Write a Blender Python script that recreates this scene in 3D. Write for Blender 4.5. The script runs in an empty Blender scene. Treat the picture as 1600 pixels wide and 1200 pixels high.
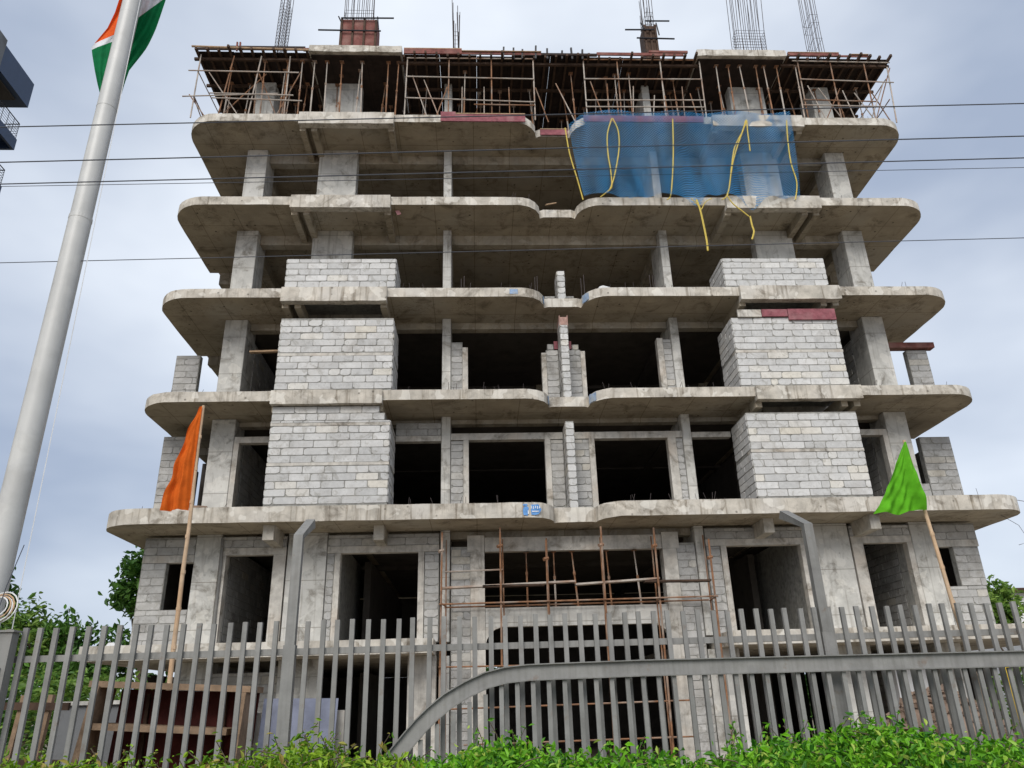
import bpy, bmesh, math, random
import numpy as np
from mathutils import Matrix, Vector
rnd = random.Random(7)
R = math.radians
sc = bpy.context.scene
col = sc.collection

# ------------------------------------------------------------------ camera
CF, CP, CR, CY = 1200.0, R(22.69), R(-1.66), R(2.93)
CAM = np.array([0.0, 0.0, 1.6])
_c, _s = math.cos(CY), math.sin(CY)
FW = np.array([_s*math.cos(CP), _c*math.cos(CP), math.sin(CP)])
RT = np.array([_c, -_s, 0.0]); UP = np.cross(RT, FW)
RT, UP = RT*math.cos(CR)+UP*math.sin(CR), -RT*math.sin(CR)+UP*math.cos(CR)
cd = bpy.data.cameras.new('camera'); cam = bpy.data.objects.new('camera', cd); col.objects.link(cam)
cd.sensor_width = 36; cd.lens = 36*CF/1600; cd.clip_end = 2000
m = Matrix.Identity(4)
for i in range(3):
    m[i][0], m[i][1], m[i][2], m[i][3] = RT[i], UP[i], -FW[i], CAM[i]
cam.matrix_world = m; sc.camera = cam
def onY(x, y, Y):                       # a photo pixel carried out to the plane at depth Y
    d = FW+RT*(x-800)/CF-UP*(y-600)/CF
    return CAM+d*(Y-CAM[1])/d[1]
def onZ(x, y, Z):
    d = FW+RT*(x-800)/CF-UP*(y-600)/CF
    return CAM+d*(Z-CAM[2])/d[2]
def px(p):
    d = np.array(p)-CAM; k = d@FW
    return 800+CF*(d@RT)/k, 600-CF*(d@UP)/k

# ------------------------------------------------------------------ world, sun, exposure
SUN_EL, SUN_AZ = R(40), R(196)          # veiled sun high behind the camera, a little to the left
SKYLOC = (3, 1, 0)
w = bpy.data.worlds.new('World'); sc.world = w; w.use_nodes = True
nt = w.node_tree; nt.nodes.clear()
def N(t, typ, **kw):
    n = t.nodes.new(typ)
    for k, v in kw.items():
        if k.startswith('i_'): n.inputs[k[2:].replace('_', ' ')].default_value = v
        else: setattr(n, k, v)
    return n
sky = N(nt, 'ShaderNodeTexSky', sky_type='NISHITA', sun_disc=False, sun_elevation=SUN_EL, sun_rotation=SUN_AZ, air_density=1.0, dust_density=1.5)
tc = N(nt, 'ShaderNodeTexCoord')
mp = N(nt, 'ShaderNodeMapping'); mp.inputs['Scale'].default_value = (1, 1, 2.2); mp.inputs['Location'].default_value = SKYLOC
nt.links.new(tc.outputs['Generated'], mp.inputs['Vector'])
no = N(nt, 'ShaderNodeTexNoise', i_Scale=1.15, i_Detail=5.0, i_Roughness=0.5)
nt.links.new(mp.outputs[0], no.inputs['Vector'])
cr = N(nt, 'ShaderNodeValToRGB')
cr.color_ramp.elements[0].position = .36; cr.color_ramp.elements[0].color = (.26, .308, .40, 1)
cr.color_ramp.elements[1].position = .64; cr.color_ramp.elements[1].color = (.60, .64, .695, 1)
nt.links.new(no.outputs['Fac'], cr.inputs[0])
b1 = N(nt, 'ShaderNodeBackground', i_Strength=0.06); nt.links.new(sky.outputs[0], b1.inputs[0])
b2 = N(nt, 'ShaderNodeBackground', i_Strength=1.0); nt.links.new(cr.outputs[0], b2.inputs[0])
mx = N(nt, 'ShaderNodeMixShader', i_Fac=0.86)
nt.links.new(b1.outputs[0], mx.inputs[1]); nt.links.new(b2.outputs[0], mx.inputs[2])
wo = N(nt, 'ShaderNodeOutputWorld'); nt.links.new(mx.outputs[0], wo.inputs[0])
sl = bpy.data.lights.new('sun', 'SUN'); sl.energy = 1.5; sl.angle = R(35); sl.color = (1, .96, .9)
so = bpy.data.objects.new('sun', sl); col.objects.link(so); so.location = (-5, -10, 40)
so.rotation_euler = (R(90)-SUN_EL, 0, math.pi-SUN_AZ)
vs = sc.view_settings; vs.view_transform = 'Standard'; vs.look = 'None'; vs.gamma = 1; vs.use_curve_mapping = False
vs.exposure = 0.75

# ------------------------------------------------------------------ materials
def mat(name, base, rough=.85, var=.25, scale=3.0, tint=None, bump=.15, metal=0.0, island=False, stain=0.0, streak=0.0, seam=None, pits=0.0, spec=.3, smudge=0.0, smear=0.0, rusty=0.0):
    """noise-varied principled material; world-space coordinates; optional dark stains, drip streaks and board seams"""
    m = bpy.data.materials.new(name); m.use_nodes = True; t = m.node_tree; L = t.links.new
    bs = t.nodes['Principled BSDF']; bs.inputs['Roughness'].default_value = rough; bs.inputs['Metallic'].default_value = metal
    bs.inputs['Specular IOR Level'].default_value = spec
    ge = N(t, 'ShaderNodeNewGeometry'); P = ge.outputs['Position']
    n1 = N(t, 'ShaderNodeTexNoise', i_Scale=scale, i_Detail=6.0, i_Roughness=.62); L(P, n1.inputs['Vector'])
    lo = tuple(c*(1-var) for c in base)+(1,); hi = tuple(min(1, c*(1+var)) for c in base)+(1,)
    rp = N(t, 'ShaderNodeValToRGB'); rp.color_ramp.elements[0].position = .3; rp.color_ramp.elements[1].position = .7
    rp.color_ramp.elements[0].color = lo; rp.color_ramp.elements[1].color = hi
    L(n1.outputs['Fac'], rp.inputs[0]); out = rp.outputs[0]
    def mul(colr, fac_socket, amount=1.0, blend='MULTIPLY'):
        nonlocal out
        x = N(t, 'ShaderNodeMix', data_type='RGBA', blend_type=blend)
        x.inputs['B'].default_value = tuple(colr)+(1,)
        if amount != 1.0:
            q = N(t, 'ShaderNodeMath', operation='MULTIPLY'); q.inputs[1].default_value = amount; L(fac_socket, q.inputs[0]); fac_socket = q.outputs[0]
        L(fac_socket, x.inputs['Factor']); L(out, x.inputs['A']); out = x.outputs['Result']
    def ramp(sock, a, b):
        q = N(t, 'ShaderNodeMapRange'); q.inputs['From Min'].default_value = a; q.inputs['From Max'].default_value = b; L(sock, q.inputs['Value']); return q.outputs[0]
    if tint:
        n2 = N(t, 'ShaderNodeTexNoise', i_Scale=scale*.37, i_Detail=3.0); L(P, n2.inputs['Vector'])
        mul(tint, ramp(n2.outputs['Fac'], .5, .68), .75, 'MIX')
    if stain:
        n3 = N(t, 'ShaderNodeTexNoise', i_Scale=1.7, i_Detail=8.0, i_Roughness=.7, i_Distortion=.6); L(P, n3.inputs['Vector'])
        mul((.32, .29, .25), ramp(n3.outputs['Fac'], .52, .66), stain)
    if streak:
        mpg = N(t, 'ShaderNodeMapping'); mpg.inputs['Scale'].default_value = (9, 9, .5); L(P, mpg.inputs['Vector'])
        n4 = N(t, 'ShaderNodeTexNoise', i_Scale=1.0, i_Detail=4.0, i_Roughness=.6); L(mpg.outputs[0], n4.inputs['Vector'])
        mul((.38, .34, .29), ramp(n4.outputs['Fac'], .54, .76), streak)
        n5 = N(t, 'ShaderNodeTexNoise', i_Scale=2.3, i_Detail=2.0); L(P, n5.inputs['Vector'])
        mul((.80, .77, .70), ramp(n5.outputs['Fac'], .575, .595), .42*streak, 'MIX')
    if seam:
        sp = N(t, 'ShaderNodeSeparateXYZ'); L(P, sp.inputs[0])
        for ax, step in zip('XYZ', seam):
            if not step: continue
            q = N(t, 'ShaderNodeMath', operation='PINGPONG'); q.inputs[1].default_value = step/2; L(sp.outputs[ax], q.inputs[0])
            f = ramp(q.outputs[0], .014, .004); mul((.42, .39, .35), f, .8)
    if pits:
        vo = N(t, 'ShaderNodeTexVoronoi', i_Scale=2.6); L(P, vo.inputs['Vector'])
        mul((.12, .11, .1), ramp(vo.outputs['Distance'], .105, .06), pits)
    if smudge:                           # hand marks, form oil and scraped patches
        mps = N(t, 'ShaderNodeMapping'); mps.inputs['Scale'].default_value = (.9, 1.6, 1.2); L(P, mps.inputs['Vector'])
        n6 = N(t, 'ShaderNodeTexNoise', i_Scale=2.4, i_Detail=9.0, i_Roughness=.58, i_Distortion=1.6); L(mps.outputs[0], n6.inputs['Vector'])
        q = N(t, 'ShaderNodeMath', operation='SUBTRACT'); q.inputs[1].default_value = .5; L(n6.outputs['Fac'], q.inputs[0])
        q2 = N(t, 'ShaderNodeMath', operation='ABSOLUTE'); L(q.outputs[0], q2.inputs[0])
        n7 = N(t, 'ShaderNodeTexNoise', i_Scale=.8, i_Detail=2.0); L(P, n7.inputs['Vector'])
        q3 = N(t, 'ShaderNodeMath', operation='MULTIPLY'); L(ramp(q2.outputs[0], .012, .002), q3.inputs[0]); L(ramp(n7.outputs['Fac'], .5, .6), q3.inputs[1])
        mul((.3, .26, .2), q3.outputs[0], smudge)
    if smear:                            # dried mortar dragged over the faces
        n8 = N(t, 'ShaderNodeTexNoise', i_Scale=3.6, i_Detail=6.0, i_Roughness=.6, i_Distortion=1.2); L(P, n8.inputs['Vector'])
        mul((.40, .385, .35), ramp(n8.outputs['Fac'], .575, .63), smear, 'MIX')
        n9 = N(t, 'ShaderNodeTexNoise', i_Scale=11.0, i_Detail=4.0, i_Roughness=.6); L(P, n9.inputs['Vector'])
        mul((.62, .61, .59), ramp(n9.outputs['Fac'], .6, .68), smear)
    if rusty:
        n10 = N(t, 'ShaderNodeTexNoise', i_Scale=5.0, i_Detail=8.0, i_Roughness=.7); L(P, n10.inputs['Vector'])
        mul((.19, .12, .075), ramp(n10.outputs['Fac'], .60, .70), rusty, 'MIX')
        mpr = N(t, 'ShaderNodeMapping'); mpr.inputs['Scale'].default_value = (30, 30, 1.2); L(P, mpr.inputs['Vector'])
        n11 = N(t, 'ShaderNodeTexNoise', i_Scale=1.0, i_Detail=3.0); L(mpr.outputs[0], n11.inputs['Vector'])
        mul((.62, .60, .57), ramp(n11.outputs['Fac'], .45, .65), .35)
        oi2 = N(t, 'ShaderNodeObjectInfo'); mul((.72, .72, .71), oi2.outputs['Random'], .8)
    if island:
        oi = N(t, 'ShaderNodeObjectInfo'); ad = N(t, 'ShaderNodeMath', operation='ADD'); L(oi.outputs['Random'], ad.inputs[0]); L(ge.outputs['Random Per Island'], ad.inputs[1])
        fr = N(t, 'ShaderNodeMath', operation='FRACT'); L(ad.outputs[0], fr.inputs[0])
        r2 = N(t, 'ShaderNodeValToRGB'); e = r2.color_ramp.elements
        e[0].position = 0; e[0].color = (.76, .765, .77, 1); e[1].position = 1; e[1].color = (1.0, 1.0, 1.0, 1)
        for p_, c_ in ((.82, (.95, .95, .95, 1)), (.9, (1.0, .97, .91, 1)), (.93, (.98, .93, .83, 1)), (.95, (1.0, 1.0, 1.0, 1))):
            q = e.new(p_); q.color = c_
        L(fr.outputs[0], r2.inputs[0])
        x = N(t, 'ShaderNodeMix', data_type='RGBA', blend_type='MULTIPLY'); x.inputs['Factor'].default_value = 1
        L(out, x.inputs['A']); L(r2.outputs[0], x.inputs['B']); out = x.outputs['Result']
    L(out, bs.inputs['Base Color'])
    if bump:
        nb = N(t, 'ShaderNodeTexNoise', i_Scale=14.0, i_Detail=5.0, i_Roughness=.7); L(P, nb.inputs['Vector'])
        bp = N(t, 'ShaderNodeBump', i_Strength=bump, i_Distance=.03); L(nb.outputs['Fac'], bp.inputs['Height']); L(bp.outputs[0], bs.inputs['Normal'])
    return m
def leafmat(name, c0, c1, c2=None, trans=.25):
    m = bpy.data.materials.new(name); m.use_nodes = True; t = m.node_tree; L = t.links.new
    bs = t.nodes['Principled BSDF']; bs.inputs['Roughness'].default_value = .5; bs.inputs['Specular IOR Level'].default_value = .35
    ge = N(t, 'ShaderNodeNewGeometry'); rp = N(t, 'ShaderNodeValToRGB'); e = rp.color_ramp.elements
    e[0].color = tuple(c0)+(1,); e[1].color = tuple(c1)+(1,)
    if c2:
        e[1].position = .86; q = e.new(.95); q.color = tuple(c2)+(1,)
    L(ge.outputs['Random Per Island'], rp.inputs[0]); L(rp.outputs[0], bs.inputs['Base Color'])
    tr = N(t, 'ShaderNodeBsdfTranslucent'); L(rp.outputs[0], tr.inputs[0])
    mxs = N(t, 'ShaderNodeMixShader', i_Fac=trans); L(bs.outputs[0], mxs.inputs[1]); L(tr.outputs[0], mxs.inputs[2])
    L(mxs.outputs[0], t.nodes['Material Output'].inputs[0])
    return m
M = {}
M['conc'] = mat('concrete', (.42, .385, .325), var=.28, scale=2.2, tint=(.50, .49, .46), stain=.55, streak=.55, seam=(1.22, 0, 0), pits=.5)
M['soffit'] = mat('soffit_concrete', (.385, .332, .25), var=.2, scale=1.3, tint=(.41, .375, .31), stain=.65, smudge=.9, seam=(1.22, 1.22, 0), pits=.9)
M['col'] = mat('column_concrete', (.52, .51, .475), var=.2, scale=2.5, tint=(.60, .59, .56), stain=.75, streak=.7, seam=(0, 0, 1.2), pits=.3)
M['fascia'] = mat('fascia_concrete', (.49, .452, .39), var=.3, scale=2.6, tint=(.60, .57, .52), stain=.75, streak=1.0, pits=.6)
M['mortar'] = mat('mortar', (.27, .265, .245), var=.4, scale=8, tint=(.34, .33, .295), bump=.4)
M['block'] = mat('aerated_block', (.63, .625, .61), var=.1, scale=6, tint=(.60, .585, .56), stain=.3, island=True, bump=.2, smear=.55)
M['blockd'] = mat('aerated_block_weathered', (.50, .49, .47), var=.14, scale=5, tint=(.40, .385, .36), stain=.5, island=True, bump=.3, smear=.7)
M['jamb'] = mat('jamb_concrete', (.50, .475, .43), var=.25, scale=4, tint=(.50, .44, .37), stain=.75, streak=.5)
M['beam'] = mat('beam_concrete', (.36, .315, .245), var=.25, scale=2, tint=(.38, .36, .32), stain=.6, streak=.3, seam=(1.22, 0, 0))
M['floor'] = mat('dusty_floor', (.17, .15, .125), var=.2, scale=2)
M['inner'] = mat('shade_darkened_concrete', (.085, .075, .065), var=.2, scale=2, stain=.4, bump=.1)  # concrete darkened so that room shade is put into the colour
M['ply'] = mat('dark_plywood', (.03, .019, .015), var=.5, scale=3, stain=.5, seam=(1.2, 2.4, 0))
M['redboard'] = mat('red_shutter_board', (.19, .07, .058), var=.4, scale=5, tint=(.27, .15, .125), stain=.3)
M['pink'] = mat('faded_red_sheet', (.25, .085, .10), var=.3, scale=7, tint=(.33, .17, .175), stain=.2)
M['salmon'] = mat('pale_shutter', (.40, .25, .21), var=.25, scale=7, stain=.4)
M['timber'] = mat('old_timber', (.07, .042, .028), var=.4, scale=6, stain=.4)
M['timberm'] = mat('weathered_timber', (.25, .17, .11), var=.35, scale=7, stain=.5)
M['timberl'] = mat('pale_timber', (.42, .29, .18), var=.3, scale=8, stain=.3)
M['rust'] = mat('rusty_steel', (.23, .115, .06), var=.5, scale=4, tint=(.36, .31, .26), rough=.7, bump=.2)
M['galv'] = mat('worn_tube', (.42, .37, .32), var=.3, scale=3, tint=(.30, .15, .08), rough=.6, bump=.1)
M['rebar'] = mat('rebar', (.075, .062, .06), var=.3, scale=5, rough=.7)
M['grey'] = mat('grey_fence_paint', (.25, .247, .236), var=.18, scale=4, tint=(.29, .284, .27), rough=.5, bump=.1, stain=.2, spec=.4, rusty=.55)
M['pole'] = mat('painted_pole', (.50, .50, .485), var=.07, scale=2.5, rough=.42, bump=.04, stain=.2, streak=.18, spec=.5)
M['soil'] = mat('ground_soil', (.25, .205, .15), var=.3, scale=.8, tint=(.28, .245, .19), bump=.3)
M['rubble'] = mat('rubble', (.22, .155, .115), var=.4, scale=6, tint=(.30, .22, .17), island=True, bump=.3)
M['navy'] = mat('navy_cladding', (.035, .06, .115), var=.12, scale=1.2, rough=.5, bump=.02)
M['towerg'] = mat('tower_grey', (.16, .165, .17), var=.15, scale=.8, stain=.3, bump=.05)
M['black'] = mat('black_railing', (.02, .02, .025), var=.1, rough=.5, bump=0)
M['bark'] = mat('bark', (.12, .09, .065), var=.35, scale=6, bump=.4)
M['white'] = mat('white_plaster', (.72, .72, .72), var=.06, scale=1, stain=.15)
M['wire'] = mat('cable', (.07, .075, .09), var=.1, rough=.6, bump=0)
M['bamboo'] = mat('bamboo', (.56, .40, .26), var=.25, scale=4, tint=(.48, .28, .14), rough=.6)
M['yellow'] = mat('yellow_pipe', (.72, .48, .02), var=.1, rough=.4, bump=0)
M['rope'] = mat('yellow_rope', (.60, .46, .10), var=.2, scale=12, rough=.8)
M['sheet'] = mat('grey_blue_sheet', (.17, .185, .25), var=.2, scale=3, stain=.3, rough=.6)
M['bluep'] = mat('blue_paint', (.12, .30, .62), var=.25, scale=9, rough=.7)
M['whitep'] = mat('white_paint', (.7, .74, .8), var=.1, scale=9, rough=.7)
def cloth(name, c):
    m = mat(name, c, var=.22, scale=5, rough=.8, bump=.3, spec=.15); t = m.node_tree
    bs = t.nodes['Principled BSDF']; tr = N(t, 'ShaderNodeBsdfTranslucent'); tr.inputs[0].default_value = tuple(c)+(1,)
    mxs = N(t, 'ShaderNodeMixShader', i_Fac=.3); t.links.new(bs.outputs[0], mxs.inputs[1]); t.links.new(tr.outputs[0], mxs.inputs[2])
    t.links.new(mxs.outputs[0], t.nodes['Material Output'].inputs[0]); return m
M['orange'] = cloth('orange_cloth', (.78, .155, .018)); M['lime'] = cloth('green_cloth', (.125, .45, .02))
M['saffron'] = cloth('saffron_cloth', (.85, .12, .02)); M['wcloth'] = cloth('white_cloth', (.75, .76, .8)); M['fgreen'] = cloth('deep_green_cloth', (.004, .17, .055))

# ------------------------------------------------------------------ helpers
WO = {}                                  # world origin of every object
class MB:
    def __init__(s): s.v = []; s.f = []
    def add(s, vs_, fs):
        k = len(s.v); s.v += [tuple(p) for p in vs_]; s.f += [tuple(i+k for i in f) for f in fs]; return s
    def box(s, x0, x1, y0, y1, z0, z1):
        return s.add([(x0,y0,z0),(x1,y0,z0),(x1,y1,z0),(x0,y1,z0),(x0,y0,z1),(x1,y0,z1),(x1,y1,z1),(x0,y1,z1)],
                     [(0,3,2,1),(4,5,6,7),(0,1,5,4),(1,2,6,5),(2,3,7,6),(3,0,4,7)])
    def prism(s, pts, z0, z1, jit=0):    # outline counter-clockwise seen from above
        n = len(pts)
        j = lambda: rnd.uniform(-jit, jit)
        vs_ = [(p[0]+j(), p[1]+j(), z0+j()) for p in pts]+[(p[0]+j(), p[1]+j(), z1+j()) for p in pts]
        return s.add(vs_, [tuple(range(n))[::-1], tuple(range(n, 2*n))]+[(i, (i+1) % n, n+(i+1) % n, n+i) for i in range(n)])
    def tube(s, p0, p1, r, n=6, r1=None, cap=True):
        return s.path([p0, p1], [r, r if r1 is None else r1], n, cap)
    def path(s, pts, r, n=6, cap=True):
        pts = [Vector(p) for p in pts]; k0 = len(s.v)
        rr = r if isinstance(r, (list, tuple)) else [r]*len(pts)
        for i, p in enumerate(pts):
            d = (pts[min(i+1, len(pts)-1)]-pts[max(i-1, 0)]).normalized()
            a = d.cross(Vector((0, 0, 1)) if abs(d.z) < .9 else Vector((1, 0, 0))).normalized(); b = d.cross(a)
            for q in range(n):
                t = 2*math.pi*q/n; s.v.append(tuple(p+a*math.cos(t)*rr[i]+b*math.sin(t)*rr[i]))
        for i in range(len(pts)-1):
            for q in range(n):
                A = k0+i*n+q; B = k0+i*n+(q+1) % n; s.f.append((A, A+n, B+n, B))
        if cap:
            s.f.append(tuple(k0+q for q in range(n))); e = k0+(len(pts)-1)*n; s.f.append(tuple(e+q for q in range(n))[::-1])
        return s
    def beam(s, p0, p1, wx, wz, up=(0, 0, 1)):   # rectangular bar
        p0, p1 = Vector(p0), Vector(p1); d = (p1-p0).normalized(); a = d.cross(Vector(up))
        if a.length < .05: a = d.cross(Vector((1, 0, 0)))
        a.normalize(); b = a.cross(d).normalized(); a *= wx/2; b *= wz/2
        return s.add([p0-a-b, p0+a-b, p0+a+b, p0-a+b, p1-a-b, p1+a-b, p1+a+b, p1-a+b],
                     [(0,1,2,3),(7,6,5,4),(1,0,4,5),(2,1,5,6),(3,2,6,7),(0,3,7,4)])
    def build(s, name, material, parent=None, smooth=False, origin=None):
        a = np.array(s.v)
        o = origin if origin is not None else np.array([(a[:,0].min()+a[:,0].max())/2, (a[:,1].min()+a[:,1].max())/2, a[:,2].min()])
        me = bpy.data.meshes.new(name); me.from_pydata((a-o).tolist(), [], s.f); me.update()
        me.materials.append(M[material] if isinstance(material, str) else material)
        if smooth: me.polygons.foreach_set('use_smooth', [True]*len(me.polygons))
        ob = bpy.data.objects.new(name, me); col.objects.link(ob)
        return place(ob, o, parent)
def place(ob, o, parent=None):
    o = np.array(o, float); WO[ob.name] = o; ob.parent = parent
    ob.location = o-(WO[parent.name] if parent else 0); return ob
def thing(name, loc, label, cat, group=None):
    o = bpy.data.objects.new(name, None); col.objects.link(o); o.empty_display_size = .2; place(o, loc); return tag(o, label, cat, group)
def tag(o, label=None, cat=None, group=None, kind=None):
    for k, v in (('label', label), ('category', cat), ('group', group), ('kind', kind)):
        if v: o[k] = v
    return o
def B(x0, x1, y0, y1, z0, z1): return MB().box(x0, x1, y0, y1, z0, z1)

# ------------------------------------------------------------------ ground
g = MB().add([(-600,-80,0),(600,-80,0),(600,900,0),(-600,900,0)], [(0,1,2,3)]).build('ground', 'soil'); tag(g, kind='structure', label='bare brown soil around the building site')

# ------------------------------------------------------------------ the unfinished building
XC = 2.63                                # centre line of the facade
ZT = [3.16, 6.47, 9.67, 12.87, 16.07, 19.27]
YF, YB = 19.62, 35.0
bld = thing('unfinished_building', (XC, YF, 0), 'grey concrete apartment block under construction with open floors and pale block infill', 'building')
def X(u): return XC+u
def arc(cx, cy, r, a0, a1, n): return [(cx+r*math.cos(R(a0+(a1-a0)*i/n)), cy+r*math.sin(R(a0+(a1-a0)*i/n))) for i in range(n+1)]
def subdiv(pts, step=.45):
    out = []
    for i, p in enumerate(pts):
        q = pts[(i+1) % len(pts)]; out.append(p); d = math.hypot(q[0]-p[0], q[1]-p[1])
        if p[1] < 24 and q[1] < 24:
            for k in range(1, int(d/step)): t = k/int(d/step); out.append((p[0]+(q[0]-p[0])*t, p[1]+(q[1]-p[1])*t))
    return out
def slab_outline(hw, box_void, rad=1.0, yback=YB):
    r_ = []                              # right half, from the notch outwards then back
    r_ += [(0.45, 20.27)]
    r_ += [(1.28+.72*math.cos(R(a)), 20.34+.72*math.sin(R(a))) for a in (180, 200, 220, 240, 258, 270)]
    if box_void: r_ += [(5.28, YF), (5.28, 21.25), (8.05, 21.25), (8.05, YF)]
    r_ += arc(hw-rad, YF+rad, rad, -90, 0, 8)
    r_ += [(hw, 23.6), (hw-.3, 23.6), (hw-.3, yback)]
    pts = [(X(u), y) for u, y in r_]+[(X(-u), y) for u, y in r_[::-1]]
    return subdiv(pts)
for i in range(1, 6):
    hw = 12.32 if i == 1 else 11.85
    th = .40 if i == 1 else .29
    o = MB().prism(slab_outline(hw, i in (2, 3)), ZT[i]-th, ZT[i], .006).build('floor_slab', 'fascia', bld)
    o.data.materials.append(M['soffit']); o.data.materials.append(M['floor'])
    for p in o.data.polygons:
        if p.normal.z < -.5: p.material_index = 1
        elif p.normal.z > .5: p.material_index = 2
# podium slab left and right of the entrance bay
for a, b in ((-12.08, -3.72), (3.58, 13.2)):
    MB().prism(subdiv([(X(a), YF), (X(b), YF), (X(b), YB), (X(a), YB)]), 2.82, 3.16, .006).build('floor_slab', 'fascia', bld)
# thicker fascia beams across the block boxes
for i in range(2, 6):
    for sgn in (-1, 1):
        a, b = sorted((sgn*5.17, sgn*8.17))
        top, bot = ZT[i]-.03, ZT[i]-(.48 if i > 2 else .43)
        pts = subdiv([(X(a), 19.48), (X(b), 19.48), (X(b), 19.72), (X(a), 19.72)], .3)
        MB().prism(pts, bot, top, .008).build('fascia_beam', 'fascia', bld)
        # cantilever ribs from fascia to the columns
        for c in (5.27, 7.72, 8.08):
            B(X(sgn*c)-.09, X(sgn*c)+.09, 19.73, 21.28, ZT[i]-.58, ZT[i]-.291).build('cantilever_beam', 'soffit', bld)
for sgn in (-1, 1):                     # stub beams under the lowest balcony slab
    for c, y0 in ((8.0, 19.95), (5.2, 20.2)):
        B(X(sgn*c)-.14, X(sgn*c)+.14, y0, 21.28, 5.68, 6.069).build('cantilever_beam', 'conc', bld)
# columns
def column(u0, u1, y0, y1, z0, z1, m_='col'):
    mb = MB(); c = .015
    pts = [(X(u0)+c, y0), (X(u1)-c, y0), (X(u1), y0+c), (X(u1), y1), (X(u0), y1), (X(u0), y0+c)]
    return mb.prism(pts, z0, z1).build('column', m_, bld)
lev = [0]+ZT+[22.0]
for f in range(7):
    z0 = lev[f]+.002; z1 = lev[f+1]-(.30 if f > 0 else .345)
    if f == 1: z1 = 6.06
    if f == 6: z1 = 21.9
    for s in (-1, 1):
        a, b = sorted((s*9.5, s*10.17)); column(a, b, 21.0, 21.9, z0, z1)
        w0, w1 = (6.68, 7.72) if f < 2 else (6.52, 7.78)
        a, b = sorted((s*w0, s*w1)); column(a, b, 21.0, 21.4, z0, z1)
        a, b = sorted((s*3.37, s*3.63)); column(a, b, 20.98, 22.2, z0, z1)
        for uu in (.2, 5.9, 10.6):
            for yy in (26.2, 31.0):
                if f in (4, 5, 3): column(s*uu-.2, s*uu+.2, yy, yy+.4, z0, z1, 'soffit')
# beams under the slabs
bb = {2: .42, 3: .50, 4: .64, 5: .62, 1: .60}
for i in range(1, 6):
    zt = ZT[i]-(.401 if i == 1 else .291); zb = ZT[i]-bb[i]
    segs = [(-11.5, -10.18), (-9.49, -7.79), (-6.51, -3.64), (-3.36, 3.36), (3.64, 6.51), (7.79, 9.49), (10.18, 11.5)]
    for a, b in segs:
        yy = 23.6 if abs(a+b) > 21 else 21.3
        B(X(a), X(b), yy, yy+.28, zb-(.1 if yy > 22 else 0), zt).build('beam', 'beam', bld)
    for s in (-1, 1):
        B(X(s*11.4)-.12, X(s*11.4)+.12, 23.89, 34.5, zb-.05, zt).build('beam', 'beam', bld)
        B(X(s*9.83)-.15, X(s*9.83)+.15, 21.92, 34.5, zb-.02, zt).build('beam', 'inner' if i < 4 else 'beam', bld)  # lower inner beams take the darkened concrete, their shade is in the colour
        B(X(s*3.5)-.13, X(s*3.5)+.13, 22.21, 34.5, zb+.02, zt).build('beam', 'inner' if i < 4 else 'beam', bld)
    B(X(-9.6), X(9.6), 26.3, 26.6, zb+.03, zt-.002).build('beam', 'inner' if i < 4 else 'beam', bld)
# dark interior shell of the lower storeys and back walls
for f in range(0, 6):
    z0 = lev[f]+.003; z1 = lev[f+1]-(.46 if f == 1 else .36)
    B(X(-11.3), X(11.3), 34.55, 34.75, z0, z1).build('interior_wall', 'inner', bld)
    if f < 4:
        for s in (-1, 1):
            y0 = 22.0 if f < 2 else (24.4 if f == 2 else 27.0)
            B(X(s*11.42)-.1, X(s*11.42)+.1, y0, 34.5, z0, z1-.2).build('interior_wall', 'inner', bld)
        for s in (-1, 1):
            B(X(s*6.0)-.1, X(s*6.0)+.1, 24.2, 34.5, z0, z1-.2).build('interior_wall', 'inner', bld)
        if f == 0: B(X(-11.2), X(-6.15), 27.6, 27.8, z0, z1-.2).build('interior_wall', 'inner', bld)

for i in (1, 2, 3):                     # dark sheets added under the rear of the slabs to blacken the rooms
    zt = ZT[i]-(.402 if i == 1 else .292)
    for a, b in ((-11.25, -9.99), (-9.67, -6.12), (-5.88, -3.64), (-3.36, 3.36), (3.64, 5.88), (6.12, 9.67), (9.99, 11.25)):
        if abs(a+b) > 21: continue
        B(X(a), X(b), 21.6, 26.28, zt-.05, zt-.002).build('added_darkening_sheet', 'inner', bld); B(X(a), X(b), 26.62, 34.4, zt-.05, zt-.002).build('added_darkening_sheet', 'inner', bld)

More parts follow.
